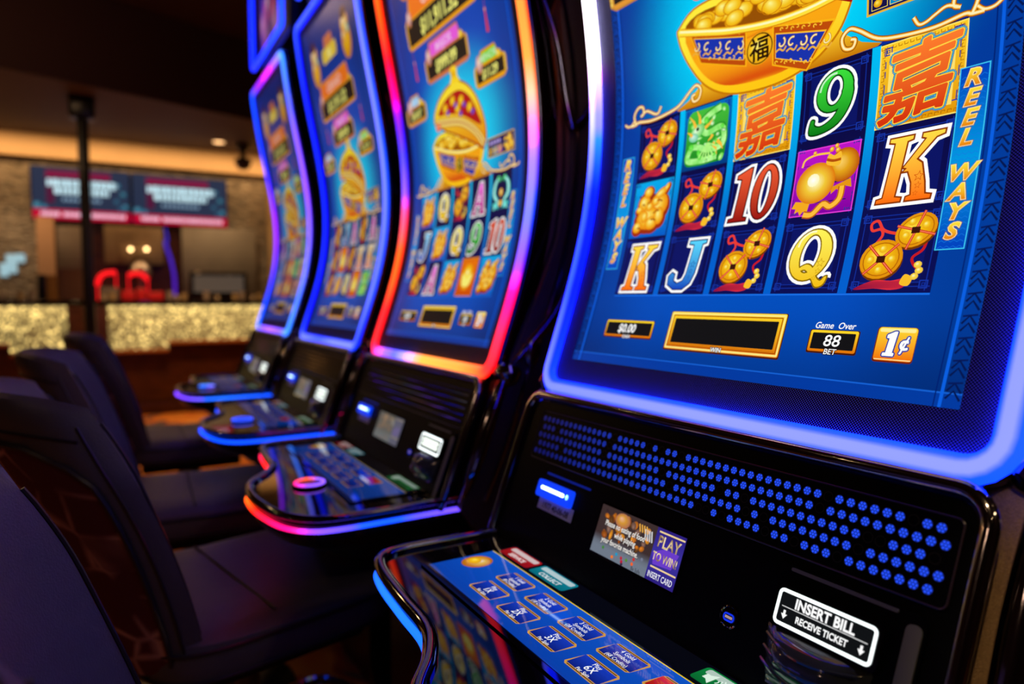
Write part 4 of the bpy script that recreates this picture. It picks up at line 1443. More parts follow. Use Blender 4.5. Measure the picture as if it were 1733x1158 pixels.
def body_parts(root, cfg):
    # side profile of the whole cabinet (y, z), front edge then back
    prof = [(.62, 0.0), (.60, .10), (.60, .62), (.52, .72), (.49, .795), (.494, .80), (.566, .999), (.580, 1.006)]
    v = -.045
    while v < 1.03:
        p = S(0, v, -.014)
        prof.append((p[1], p[2])); v += .05
    p = S(0, 1.032, -.01)
    prof += [(p[1], p[2]), (p[1] + .03, p[2] + .03), (.80, 2.12), (1.05, 2.05), (1.10, 1.2), (1.10, 0.0)]
    b = MB()
    b.prism(prof, -.296, .296, lambda y, z, t: (t, y, z))
    b.build('cabinet_body', M_BODY, root, SH)
    for sg in (-1, 1):
        # bronze side cheek
        ck = [(.500, .79), (.555, .940), (.578, 1.005), (.600, 1.035), (.63, 1.10), (.668, 1.18), (.700, 1.26), (.720, 1.38), (.720, 1.52), (.700, 1.66), (.74, 1.75), (.92, 1.70), (.97, 1.30), (.95, .95), (.90, .72), (.70, .62), (.60, .66)]
        b = MB()
        b.prism(ck, .296 * sg, .3330 * sg, lambda y, z, t: (t, y, z))
        b.build('side_cheek', M_BRONZE, root, SH)
        # chrome ribs following the curve
        b = MB()
        ribs = []
        pts = [S(.318 * sg, -.055 + 1.08 * k / 40, -.030) for k in range(41)]
        b.tube(pts, .0050, 8)
        b.build('side_rib', M_RIM, root, SH)
        b = MB()
        pts = smooth([(.335 * sg, .545, .80), (.337 * sg, .590, .90), (.338 * sg, .625, 1.0), (.338 * sg, .672, 1.12), (.338 * sg, .715, 1.26), (.338 * sg, .735, 1.42), (.338 * sg, .720, 1.60), (.330 * sg, .685, 1.78), (.318 * sg, .655, 2.0)], 6)
        b.tube(pts, .0045, 8)
        b.build('side_rib', M_CHROME, root, SH)
        b = MB()
        pts = smooth([(.330 * sg, .600, 1.03), (.340 * sg, .640, 1.075), (.342 * sg, .690, 1.13), (.340 * sg, .75, 1.24), (.336 * sg, .80, 1.36)], 6)
        b.tube(pts, [.004 + .007 * math.sin(math.pi * k / (len(pts) - 1)) for k in range(len(pts))], 10)
        pts = smooth([(.330 * sg, .655, 1.70), (.338 * sg, .690, 1.60), (.340 * sg, .712, 1.49), (.340 * sg, .735, 1.46), (.338 * sg, .80, 1.56), (.334 * sg, .86, 1.70)], 6)
        b.tube(pts, [.003 + .006 * math.sin(math.pi * k / (len(pts) - 1)) for k in range(len(pts))], 10)
        pts = smooth([(.322 * sg, .505, .800), (.336 * sg, .520, .85), (.338 * sg, .545, .92), (.336 * sg, .572, .985), (.330 * sg, .592, 1.02)], 6)
        b.tube(pts, [.005 + .009 * math.sin(math.pi * k / (len(pts) - 1)) for k in range(len(pts))], 12)
        b.build('side_scroll', M_CHROME, root, SH)
        b = MB()
        b.lathe((.326 * sg, .596, 1.020), [(.001, -.024), (.014, -.022), (.024, -.010), (.027, .002), (.020, .014), (.001, .020)], 24)
        b.lathe((.330 * sg, .640, 1.060), [(.001, -.030), (.012, -.028), (.020, -.010), (.020, .010), (.001, .020)], 20)
        b.build('hinge_knuckle', M_CHROME, root, SH)
    # black gap bar between the light frame and the lower panel
    b = MB()
    b.box((0, .583, 1.012), (.600, .030, .020), bevel=.004)
    b.tube([(-.300, .5655, 1.0045), (.300, .5655, 1.0045)], .0030, 8)
    b.build('hinge_bar', M_RIM, root, SH)
    # topper with its own picture and light outline
    b = MB()
    b.box((0, .70, 2.165 + .24), (.60, .20, .52), bevel=.02)
    top = b.build('topper', M_BODY, root, SH)
    b = MB()
    c = cfg['topper']
    pts = [(x, .572, z) for x, z in rrect(-.300, 2.166, .300, 2.64, .02, 4)]
    b.tube(pts, .0105, 10, closed=True, cols=[hdr(mix(c[0], c[1], sstep(-.2, .3, x))) for x, y, z in pts])
    b.tube([(-.296, .628, 2.172), (.296, .628, 2.172)], .0085, 10, cols=[hdr(c[0])] * 2)
    b.build('topper_light', M_LED, top, SH)
    a = Art(1.0)
    rnd = random.Random(cfg['seed'])
    a.rect(-.27, 2.20, .27, 2.61, 1, rgb(40, 14, 22), 1, 1)
    for k in range(14):
        a.disc(rnd.uniform(-.2, .2), rnd.uniform(2.25, 2.56), rnd.uniform(.02, .07), rnd.uniform(.03, .10), 1.2 + k * .1,
               rnd.choice([rgb(210, 170, 165), rgb(190, 130, 110), rgb(200, 80, 90), rgb(140, 100, 130)]), rgb(80, 36, 44), rnd.uniform(0, 3))
    a.build('topper_picture', top, lambda x, z, d: (x, .598 - d, z), M_DISP, SH, .001)
    b = MB()
    b.box((0, .60 + .25, .03), (.56, .46, .06), bevel=.008)
    b.build('plinth', M_BODY, root, SH)


def make_machine(off, cfg):
    root = thing('slot_machine', cfg['label'], 'slot machine', (-.56 - off, .8, 0), group='slot machines standing side by side in one row')
    body_parts(root, cfg)
    panel_parts(root, cfg, cfg['fine'])
    deck_parts(root, cfg, cfg['fine'])
    led_frame(root, cfg)
    make_screen(root, cfg, cfg['fine'])
    return root


LB, LBD, LAV = rgb(135, 152, 255), rgb(60, 105, 255), rgb(152, 164, 255)
DB = rgb(20, 60, 245)
MAG, PNK, RED, ORG, YEL = rgb(255, 30, 190), rgb(255, 120, 220), rgb(255, 55, 60), rgb(255, 120, 40), rgb(255, 195, 80)
VIO, CYN, WHT = rgb(175, 110, 255), rgb(90, 200, 255), rgb(255, 245, 255)
machines = [
    (0.0, dict(fine=True, seed=1, core=(.78, .97), ek=9.0, ck=4.5, label='slot machine with the large sharp screen and lit INSERT BILL sign',
        reels=[['coins', 'dragon', 'joy', '9', 'joy'], ['figure', 'coins', '10', 'purse', 'K'], ['K', 'J', 'coins', 'Q', 'coins']],
        led=dict(L=[(-.05, LB), (.10, LBD), (.26, LBD), (.36, rgb(215, 215, 255)), (.46, WHT), (.60, WHT), (.75, LB)], R=[(-.05, LAV), (1, LAV)], B=[(-.31, LB), (.0, LAV), (.31, LAV)], T=[(-.3, LB), (.3, LB)]),
        decklight=[(0, LBD), (.3, rgb(110, 140, 255)), (.6, LBD), (1, VIO)], ring=[(0, LBD), (1, VIO)], topper=(DB, LBD))),
    (.805, dict(fine=False, seed=2, core=(.15, .60), label='slot machine with the rainbow light frame of red, orange, pink and violet',
        reels=[['figure', 'Q', 'coins', 'A', 'fish'], ['J', 'figure', 'Q', '9', '10'], ['coins', 'A', 'figure', 'ingot', 'figure']],
        led=dict(R=[(-.04, RED), (.02, rgb(255, 60, 110)), (.10, rgb(255, 20, 200)), (.17, VIO), (.25, rgb(140, 150, 255)), (.34, rgb(190, 150, 255)), (.40, rgb(245, 160, 235)), (.46, rgb(255, 225, 200)), (.52, YEL), (.62, rgb(255, 180, 70)), (.74, rgb(255, 160, 60)), (.82, ORG), (.95, RED)],
                 L=[(-.04, RED), (.06, RED), (.13, ORG), (.22, rgb(255, 130, 30)), (.30, rgb(255, 110, 170)), (.38, VIO), (.46, rgb(100, 90, 255)), (.53, rgb(150, 50, 255)), (.60, rgb(225, 0, 200)), (.70, rgb(255, 20, 60)), (.80, rgb(255, 110, 20)), (.95, rgb(255, 140, 30))],
                 B=[(-.30, rgb(255, 40, 160)), (-.24, rgb(230, 130, 255)), (-.14, rgb(110, 130, 255)), (-.06, rgb(245, 215, 255)), (.02, rgb(255, 215, 90)), (.20, YEL), (.27, rgb(255, 150, 60)), (.31, RED)], T=[(-.3, ORG), (.3, RED)]),
        decklight=[(0, MAG), (.15, MAG), (.30, RED), (.36, rgb(255, 60, 40)), (.44, rgb(255, 150, 25)), (.58, rgb(255, 140, 25)), (.64, rgb(255, 60, 40)), (.70, rgb(255, 40, 110)), (.77, MAG), (.84, VIO), (.92, LBD), (1, VIO)],
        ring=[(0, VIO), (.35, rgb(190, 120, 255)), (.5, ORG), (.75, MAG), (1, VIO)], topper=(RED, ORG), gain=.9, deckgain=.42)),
    (1.57, dict(fine=False, seed=3, label='slot machine with the plain blue light frame, between the rainbow-lit and the violet-lit machine',
        reels=[['coins', 'J', 'A', 'coins', 'A'], ['coins', 'ingot', 'coins', 'K', 'K'], ['coins', 'figure', 'Q', 'ingot', 'dragon']],
        led=dict(L=[(-.05, LBD), (.05, DB), (.8, DB), (1, LBD)], R=[(-.05, LBD), (.1, LB), (.45, LAV), (.8, LAV), (1, LB)], B=[(-.31, LB), (-.05, LBD), (.1, LB), (.31, LB)], T=[(-.3, LBD), (.3, LBD)]),
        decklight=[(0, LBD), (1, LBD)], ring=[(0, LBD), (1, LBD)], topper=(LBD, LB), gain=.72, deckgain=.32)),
    (2.42, dict(fine=False, seed=4, core=(.10, .50), label='slot machine at the end of the row with the violet and pale blue light frame',
        reels=[['A', 'J', 'K', 'purse', '9'], ['J', 'coins', 'ingot', 'dragon', 'K'], ['figure', 'coins', 'ingot', 'coins', '10']],
        led=dict(R=[(-.05, CYN), (.1, rgb(120, 170, 255)), (.28, rgb(170, 150, 255)), (.5, rgb(205, 120, 255)), (.72, rgb(190, 130, 255)), (.85, rgb(130, 150, 255)), (1, CYN)],
                 L=[(-.05, rgb(40, 160, 255)), (.08, rgb(40, 110, 255)), (.2, rgb(120, 80, 255)), (.35, rgb(200, 70, 240)), (.48, rgb(210, 60, 240)), (.62, rgb(120, 70, 255)), (.78, rgb(20, 90, 255)), (1, rgb(20, 110, 255))],
                 B=[(-.31, CYN), (-.2, VIO), (0, rgb(220, 130, 255)), (.2, VIO), (.31, CYN)], T=[(-.31, rgb(20, 110, 255)), (-.15, rgb(200, 40, 230)), (.1, rgb(225, 60, 235)), (.25, rgb(190, 160, 255)), (.31, CYN)]),
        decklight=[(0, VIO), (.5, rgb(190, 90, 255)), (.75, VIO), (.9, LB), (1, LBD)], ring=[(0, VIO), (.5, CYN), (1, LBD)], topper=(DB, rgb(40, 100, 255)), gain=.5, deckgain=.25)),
]
for off, cfg in machines:
    make_machine(off, cfg)


# ------------------------------------------------------------------ chairs
def chair_pattern():
    m, nt, b = newmat('maroon_pattern_fabric')
    uv = nt.nodes.new('ShaderNodeUVMap')
    vo = nt.nodes.new('ShaderNodeTexVoronoi'); vo.feature = 'DISTANCE_TO_EDGE'
    vo.inputs['Scale'].default_value = 17
    vo.inputs['Randomness'].default_value = .75
    nt.links.new(uv.outputs[0], vo.inputs['Vector'])
    v2 = nt.nodes.new('ShaderNodeTexNoise'); v2.inputs['Scale'].default_value = 9
    nt.links.new(uv.outputs[0], v2.inputs['Vector'])
    r = nt.nodes.new('ShaderNodeValToRGB')
    r.color_ramp.elements[0].position = 0.0; r.color_ramp.elements[0].color = (1.0, .50, .55, 1)
    r.color_ramp.elements[1].position = .10; r.color_ramp.elements[1].color = (.150, .016, .040, 1)
    nt.links.new(vo.outputs['Distance'], r.inputs[0])
    mx = nt.nodes.new('ShaderNodeMixRGB'); mx.inputs[1].default_value = (.130, .016, .040, 1)
    rr = nt.nodes.new('ShaderNodeValToRGB'); rr.color_ramp.elements[0].position = .38; rr.color_ramp.elements[1].position = .60
    nt.links.new(v2.outputs['Fac'], rr.inputs[0])
    nt.links.new(rr.outputs[0], mx.inputs[0]); nt.links.new(r.outputs[0], mx.inputs[2])
    nt.links.new(mx.outputs[0], b.inputs['Base Color'])
    b.inputs['Roughness'].default_value = .6
    return m


M_PATT = chair_pattern()


def back_pt(a, h, side):
    """a -1..1 across, h 0..1 up, side +1 front (towards machine) / -1 rear"""
    z0, z1 = .545, 1.020 - .022 * abs(a) ** 4
    z = z0 + (z1 - z0) * h
    wd = .232 * (0.86 + .14 * math.sin(min(1, h * 1.5) * math.pi / 2)) * (1 - .10 * max(0, h - .75) / .25)
    an = a * 1.15
    x = wd * math.sin(an) / math.sin(1.15)
    yc = .105 * (1 - math.cos(an)) / (1 - math.cos(1.15))
    t = .021 * (1 - abs(a) ** 10) ** .5 * (1.0 + .25 * math.exp(-((h - .80) / .14) ** 2))
    if h > .9:
        t *= math.sqrt(max(0.0, 1 - ((h - .9) / .1) ** 2)) * .98 + .02
    if h < .06:
        t *= .5 + .5 * h / .06
    y = -.345 + yc + side * t - .145 * (z - .60) / .40 * (.55 + .45 * h) + .10
    nx = -math.sin(an) * side * t * .55
    return Vector((x + nx, y, z))


def make_chair(name, label, loc, rz):
    t = thing(name, label, 'chair', loc, rz, 'padded gaming chairs facing the machines')
    b = MB()
    NA, NH = 22, 26
    rows = []
    for j in range(NH + 1):
        h = (j / NH) ** .8 if j < NH else 1.0
        h = 1 - (1 - j / NH) ** 1.35
        row = [back_pt(-1 + 2 * i / NA, h, 1) for i in range(NA + 1)] + [back_pt(1 - 2 * i / NA, h, -1) for i in range(1, NA)]
        rows.append(row)
    b.grid(rows, close_u=True)
    b.cap(rows[0][::-1])
    b.build('backrest', M_LEATHER, t)
    # patterned rear panel
    b = MB()
    rows, uvs = [], []
    for j in range(17):
        h = .04 + .80 * j / 16
        row, uv = [], []
        for i in range(17):
            a = -.86 + 1.72 * i / 16
            if h > .70: a *= 1 - .35 * ((h - .70) / .14) ** 3
            p = back_pt(a, h, -1); p.y -= .0035
            row.append(p); uv.append((p.x + 2, p.z + 1))
        rows.append(row); uvs.append(uv)
    b.grid(rows, uvs=uvs)
    rp = b.build('rear_panel', M_PATT, t)
    b = MB()
    edge = [rows[j][0] for j in range(17)] + rows[16][1:] + [rows[j][16] for j in range(15, -1, -1)]
    b.tube(edge, .0045, 6)
    b.build('panel_piping', M_PIPING, rp)
    # seams
    b = MB()
    for side, a0 in ((1, .93), (-1, .93)):
        for a in (-a0, a0):
            pts = [back_pt(a, h / 30, side) for h in range(1, 29)]
            b.tube([(p.x, p.y + side * .0005, p.z) for p in pts], .0024, 6)
    for hh in (.885, ):
        for side in (-1, ):
            pts = [back_pt(-.9 + 1.8 * k / 24, hh, side) for k in range(25)]
            b.tube([(p.x, p.y + side * .0008, p.z) for p in pts], .0022, 6)
    b.build('back_piping', M_PIPING, t)
    # seat cushion
    b = MB()
    rows = []
    for k, (s, z) in enumerate([(.90, .540), (.975, .546), (1.0, .562), (1.0, .590), (.985, .606), (.93, .616), (.80, .622), (.60, .625), (.35, .624), (.0, .622)]):
        row = []
        for i in range(40):
            a = 2 * math.pi * i / 40
            ca, sa = math.cos(a), math.sin(a)
            x = .232 * s * math.copysign(abs(ca) ** .42, ca)
            y = .225 * s * math.copysign(abs(sa) ** .42, sa)
            zz = z + (.010 * (y / .225) ** 2 if z > .6 else 0) - (.02 * max(0, y / .225 - .75) if z > .6 else 0)
            row.append(Vector((x, y + .01, zz)))
        rows.append(row)
    b.grid(rows, close_u=True)
    b.cap(rows[0][::-1])
    st = b.build('seat', M_LEATHER, t)
    b = MB()
    def ringz(s, z, r):
        pts = []
        for i in range(48):
            a = 2 * math.pi * i / 48
            ca, sa = math.cos(a), math.sin(a)
            pts.append((.232 * s * math.copysign(abs(ca) ** .42, ca), .225 * s * math.copysign(abs(sa) ** .42, sa) + .01, z))
        b.tube(pts, r, 6, closed=True)
    ringz(1.004, .600, .0035); ringz(1.002, .553, .0030)
    b.tube([(-.20 + .4 * k / 12, -.02, .6255) for k in range(13)], .0022, 6)
    b.build('seat_piping', M_PIPING, st)
    b = MB()
    b.box((0, 0, .520), (.34, .34, .035), bevel=.01)
    b.build('seat_pan', M_BODY, t)
    b = MB()
    b.lathe((0, 0, 0), [(.001, .505), (.045, .505), (.042, .46), (.030, .44), (.030, .05), (.05, .035), (.001, .035)], 24)
    b.build('pedestal', M_STEEL, t)
    b = MB()
    b.lathe((0, 0, 0), [(.001, .0), (.245, .0), (.250, .008), (.24, .016), (.08, .032), (.001, .038)], 36)
    b.build('base_plate', M_STEEL, t)
    b = MB()
    pts = smooth([(-.03, .02, .25), (-.14, .12, .25), (-.15, .24, .25), (0, .28, .25), (.15, .24, .25), (.14, .12, .25), (.03, .02, .25)], 5)
    b.tube(pts, .011, 8)
    b.build('footrest', M_CHROME, t)
    return t


make_chair('gaming_chair', 'padded chair with violet-lit leather back, pulled up to the machine with the large sharp screen', (-.600, .207, 0), math.radians(5.7))
make_chair('gaming_chair', 'padded chair whose back shows a maroon patterned rear panel, before the rainbow-lit machine', (-1.375, .195, 0), math.radians(13))
make_chair('gaming_chair', 'padded chair with blue-lit inner back, before the plain blue-lit machine', (-2.08, .190, 0), math.radians(-2))
make_chair('gaming_chair', 'padded chair almost hidden by the next chair, before the violet-lit end machine', (-2.975, .240, 0), 0)

# ------------------------------------------------------------------ room shell
_R = look.cross(Vector((0, 0, 1))).normalized()
_U = _R.cross(look)


def at(px, py, X):
    """point of the plane x = X that shows at this place of the photograph"""
    d = look * F_PX + _R * (px - 866.5) - _U * (py - 579.0)
    d = d * (X / d.x)
    return Vector((d.x, d.y, d.z + EYE))


def wood_mat(name, c1, c2, rough=.35, scale=(1.5, 1.5, 14)):
    m, nt, b = newmat(name)
    tc = nt.nodes.new('ShaderNodeTexCoord'); mp = nt.nodes.new('ShaderNodeMapping')
    mp.inputs['Scale'].default_value = scale
    n = nt.nodes.new('ShaderNodeTexNoise'); n.inputs['Scale'].default_value = 3; n.inputs['Detail'].default_value = 6
    n.inputs['Distortion'].default_value = 1.2
    r = nt.nodes.new('ShaderNodeValToRGB')
    r.color_ramp.elements[0].color = (*c1, 1); r.color_ramp.elements[0].position = .35
    r.color_ramp.elements[1].color = (*c2, 1); r.color_ramp.elements[1].position = .68
    nt.links.new(tc.outputs['Object'], mp.inputs[0]); nt.links.new(mp.outputs[0], n.inputs['Vector'])
    nt.links.new(n.outputs['Fac'], r.inputs[0]); nt.links.new(r.outputs[0], b.inputs['Base Color'])
    b.inputs['Roughness'].default_value = rough
    return m


M_WOOD = wood_mat('dark_cherry_wood', (.035, .008, .004), (.095, .026, .010))


def stone_mat():
    m, nt, b = newmat('split_face_stone')
    tc = nt.nodes.new('ShaderNodeTexCoord'); mp = nt.nodes.new('ShaderNodeMapping')
    mp.inputs['Scale'].default_value = (1, 1, 2.4)
    vo = nt.nodes.new('ShaderNodeTexVoronoi'); vo.inputs['Scale'].default_value = 16
    r = nt.nodes.new('ShaderNodeValToRGB')
    r.color_ramp.elements[0].color = (.10, .078, .056, 1); r.color_ramp.elements[1].color = (.40, .32, .23, 1)
    nt.links.new(tc.outputs['Object'], mp.inputs[0]); nt.links.new(mp.outputs[0], vo.inputs['Vector'])
    nt.links.new(vo.outputs['Color'], r.inputs[0]); nt.links.new(r.outputs[0], b.inputs['Base Color'])
    bp = nt.nodes.new('ShaderNodeBump'); bp.inputs['Distance'].default_value = .02
    nt.links.new(vo.outputs['Distance'], bp.inputs['Height']); nt.links.new(bp.outputs[0], b.inputs['Normal'])
    b.inputs['Roughness'].default_value = .45
    return m


def carpet_mat():
    m, nt, b = newmat('patterned_carpet')
    tc = nt.nodes.new('ShaderNodeTexCoord')
    n = nt.nodes.new('ShaderNodeTexNoise'); n.inputs['Scale'].default_value = 1.15; n.inputs['Detail'].default_value = 2.5; n.inputs['Distortion'].default_value = 2.2
    mp = nt.nodes.new('ShaderNodeMapping'); mp.inputs['Location'].default_value = (.35, .9, 0)
    nt.links.new(tc.outputs['Object'], mp.inputs[0]); nt.links.new(mp.outputs[0], n.inputs['Vector'])
    r = nt.nodes.new('ShaderNodeValToRGB'); r.color_ramp.interpolation = 'EASE'
    e = r.color_ramp.elements
    e[0].position = .30; e[0].color = (.09, .085, .095, 1)
    e[1].position = .37; e[1].color = (.78, .20, .02, 1)
    for p, c in ((.53, (.80, .30, .04, 1)), (.57, (.42, .05, .02, 1)), (.64, (.07, .065, .08, 1))):
        q = e.new(p); q.color = c
    nt.links.new(n.outputs['Fac'], r.inputs[0]); nt.links.new(r.outputs[0], b.inputs['Base Color'])
    b.inputs['Roughness'].default_value = .95
    return m


M_PAINT = pmat('dark_red_brown_paint', (.030, .005, .005), .8, noise=(2, .15))
M_SOFFIT = pmat('taupe_soffit_paint', (.10, .072, .066), .7, noise=(3, .1))
M_BEIGE = pmat('beige_wall_paint', (.50, .33, .17), .7, noise=(3, .1))
X0, X1, Y0, Y1, ZC = -8.8, 3.4, -4.2, 3.4, 3.60


def structure(name, b, m):
    o = b.build(name, m)
    o['kind'] = 'structure'
    return o


b = MB(); b.box(((X0 + X1) / 2, (Y0 + Y1) / 2, -.05), (X1 - X0, Y1 - Y0, .1)); structure('floor', b, carpet_mat())
b = MB(); b.box(((X0 + X1) / 2, (Y0 + Y1) / 2, ZC + .05), (X1 - X0, Y1 - Y0, .1)); structure('ceiling', b, M_PAINT)
b = MB(); b.box((X0 - .05, (Y0 + Y1) / 2, ZC / 2), (.1, Y1 - Y0, ZC)); structure('wall_back', b, stone_mat())
b = MB(); b.box((X1 + .05, (Y0 + Y1) / 2, ZC / 2), (.1, Y1 - Y0, ZC)); structure('wall_front', b, M_PAINT)
b = MB(); b.box(((X0 + X1) / 2, Y0 - .05, ZC / 2), (X1 - X0, .1, ZC)); structure('wall_left', b, M_PAINT)
b = MB(); b.box(((X0 + X1) / 2, Y1 + .05, ZC / 2), (X1 - X0, .1, ZC)); structure('wall_right', b, M_PAINT)
# lowered ceiling over the cashier counter
b = MB()
sl = (1.24 + .68) / (-7.103 + 6.442)
fx = lambda y: -6.442 + (y + .678) / sl
out = [(X0, Y0 + .01), (fx(Y0 + .01), Y0 + .01), (fx(Y1 - .01), Y1 - .01), (X0, Y1 - .01)]
b.prism(out, 2.87, ZC - .004, lambda x, y, t: (x, y, t)); structure('ceiling_soffit', b, M_SOFFIT)
b = MB()
n_ = Vector((1, -1 / sl * -1, 0)).normalized()
f0, f1 = Vector((fx(Y0 + .05), Y0 + .05, 0)), Vector((fx(Y1 - .05), Y1 - .05, 0))
dd = (f1 - f0).normalized(); nn = Vector((dd.y, -dd.x, 0))
if nn.x < 0: nn = -nn
b.prism([(f0.x, f0.y), (f1.x, f1.y), ((f1 + nn * .03).x, (f1 + nn * .03).y), ((f0 + nn * .03).x, (f0 + nn * .03).y)], 2.872, ZC - .006, lambda x, y, t: (x, y, t))
structure('trim_1', b, M_PAINT)
b = MB(); b.box((X0 + .045, (Y0 + Y1) / 2, 2.745), (.09, Y1 - Y0 - .02, .245)); structure('trim_2', b, M_BEIGE)
b = MB(); b.box((X0 + .15, 1.95, 1.31), (.30, .58, 2.62)); structure('wall_pilaster', b, M_BEIGE)
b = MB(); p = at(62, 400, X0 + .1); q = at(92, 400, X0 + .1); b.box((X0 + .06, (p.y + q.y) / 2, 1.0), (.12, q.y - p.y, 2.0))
structure('trim_3', b, pmat('orange_lit_plaster', (.62, .36, .20), .7))  # one even orange colour for the column
# dark timber recess behind the counter
b = MB(); p = at(152, 385, X0); q = at(306, 385, X0); b.box((X0 + .02, (p.y + q.y) / 2, .98), (.04, q.y - p.y, 1.96)); structure('trim_4', b, M_WOOD)


# ------------------------------------------------------------------ cashier counter
def backlit_mat():
    m, nt, b = newmat('backlit_chipped_glass')
    tc = nt.nodes.new('ShaderNodeTexCoord')
    vo = nt.nodes.new('ShaderNodeTexVoronoi'); vo.inputs['Scale'].default_value = 48
    v2 = nt.nodes.new('ShaderNodeTexNoise'); v2.inputs['Scale'].default_value = 7; v2.inputs['Detail'].default_value = 4
    nt.links.new(tc.outputs['Object'], vo.inputs['Vector']); nt.links.new(tc.outputs['Object'], v2.inputs['Vector'])
    r = nt.nodes.new('ShaderNodeValToRGB')
    e = r.color_ramp.elements
    e[0].position = .15; e[0].color = (.10, .085, .030, 1); e[1].position = .95; e[1].color = (2.6, 1.95, .70, 1)
    q = e.new(.6); q.color = (.20, .17, .075, 1)
    ml = nt.nodes.new('ShaderNodeMixRGB'); ml.blend_type = 'MULTIPLY'; ml.inputs[0].default_value = 1
    r2 = nt.nodes.new('ShaderNodeValToRGB'); r2.color_ramp.elements[0].position = .35; r2.color_ramp.elements[0].color = (.5, .5, .45, 1); r2.color_ramp.elements[1].position = .7; r2.color_ramp.elements[1].color = (1.4, 1.3, 1.1, 1)
    nt.links.new(v2.outputs['Fac'], r2.inputs[0])
    sep = nt.nodes.new('ShaderNodeSeparateColor'); nt.links.new(vo.outputs['Color'], sep.inputs[0])
    nt.links.new(sep.outputs[0], r.inputs[0]); nt.links.new(r.outputs[0], ml.inputs[1]); nt.links.new(r2.outputs[0], ml.inputs[2])
    nt.links.new(ml.outputs[0], b.inputs['Emission Color']); b.inputs['Emission Strength'].default_value = .75
    b.inputs['Base Color'].default_value = (.22, .20, .13, 1)
    b.inputs['Roughness'].default_value = .3
    return m


M_BACKLIT = backlit_mat()
CX = -7.6
ctr = thing('cashier_counter', 'long dark wood cashier counter with glowing chipped-glass front panels', 'counter', (CX - .3, .1, 0))
cs = (-(CX - .3), -.1, 0)
b = MB()
b.box((CX - .30, .1, .54), (.56, 4.6, 1.08), bevel=.005)
b.box((CX - .01, .1, .06), (.06, 4.6, .12), bevel=.004)
b.build('counter_body', M_WOOD, ctr, cs)
b = MB(); b.box((CX - .27, .1, 1.105), (.70, 4.7, .050), bevel=.006); b.build('countertop', M_GLOSS, ctr, cs)
for (ya, yb, zb) in ((-2.1, -.82, .745), (-.82, -.377, .655), (-.053, .459, .655), (.459, 2.1, .730)):
    b = MB(); b.box((CX + .005, (ya + yb) / 2, (1.078 + zb) / 2), (.03, yb - ya - .002, 1.078 - zb)); b.build('glowing_panel', M_BACKLIT, ctr, cs)
    b = MB(); b.box((CX + .035, (ya + yb) / 2, zb - .018), (.09, yb - ya, .030), bevel=.003)
    b.build('panel_ledge', pmat('orange_varnished_wood', (.45, .14, .03), .3) if 'orange_varnished_wood' not in bpy.data.materials else bpy.data.materials['orange_varnished_wood'], ctr, cs)  # orange light on the ledge put into its wood colour
b = MB(); b.box((CX + .03, -.215, .54), (.10, .318, 1.07), bevel=.006); b.build('counter_post', M_WOOD, ctr, cs)
lamp('counter_foot_lamp', (CX + 1.2, .55, 2.8), 150.0, (1.0, .52, .2), .06, kind='SPOT')  # added overhead spot, brightens the carpet and counter base
lamp('panel_edge_lamp', (CX + .06, .1, 1.074), 5.0, (1.0, .72, .32), kind='AREA', rot=(0, math.radians(12), 0), size=(.03, 4.3))


def simple(name, label, cat, build, mat, group=None):
    b = MB(); build(b)
    o = b.build(name, mat)
    tag(o, label, cat, group)
    return o


# wall screens
def tv(name, y0, y1, z0, z1, label):
    cx = X0 + .06
    t = thing(name, label, 'screen', (cx, (y0 + y1) / 2, z0), 0, 'wall-mounted displays over the cashier counter')
    sh = (-cx, -(y0 + y1) / 2, -z0)
    b = MB(); b.box((cx, (y0 + y1) / 2, (z0 + z1) / 2), (.05, y1 - y0, z1 - z0), bevel=.004); b.build('housing', M_GLOSS, t, sh)
    a = Art(5.0)
    W, H = y1 - y0 - .02, z1 - z0 - .02
    P2 = lambda u, v: (u * W, v * H)
    def R_(u0, v0, u1, v1, lay, c): a.rect(u0 * W, v0 * H, u1 * W, v1 * H, lay, c)
    R_(0, 0, 1, 1, 1, rgb(38, 48, 72))
    R_(.14, .80, .80, .93, 2, rgb(125, 15, 60)); R_(.14, .30, .22, .80, 2, rgb(80, 20, 55))
    rnd = random.Random(8)
    for row, (v, h, u0, u1) in enumerate([(.70, .14, .15, .86), (.55, .12, .22, .78)]):
        u = u0
        while u < u1:
            wq = rnd.uniform(.03, .065)
            a.add(fill([rrect(u * W, (v - h / 2) * H, min(u + wq, u1) * W, (v + h / 2) * H, .010)]), 3, rgb(205, 240, 250)); u += wq + .012
    for k in range(9):
        u = .30 + k * .045
        R_(u, .36, u + .03, .42, 3, rgb(130, 160, 185))
    for u, v, s, c in [(.05, .25, .05, rgb(130, 150, 175)), (.12, .22, .04, rgb(110, 135, 165)), (.88, .72, .03, rgb(120, 140, 165)), (.93, .55, .04, rgb(110, 130, 150)), (.86, .40, .035, rgb(90, 110, 135)), (.95, .30, .04, rgb(120, 140, 165)), (.90, .25, .03, rgb(90, 110, 140))]:
        a.disc(u * W, v * H, s * W, s * 1.6 * H, 2.5, c, rgb(45, 58, 84), n=12, rings=2)
    R_(0, 0, 1, .19, 3, rgb(190, 8, 50))
    u = .08
    while u < .94:
        wq = rnd.uniform(.02, .045)
        if rnd.random() > .1: a.add(fill([rrect(u * W, .06 * H, (u + wq) * W, .14 * H, .006)]), 4, rgb(250, 200, 225))
        u += wq + .008
    a.build('display_picture', t, lambda u, v, d: (cx + .027 + d, y0 + .01 + u, z0 + .01 + v), M_DISP, sh, .0006, cut=False)


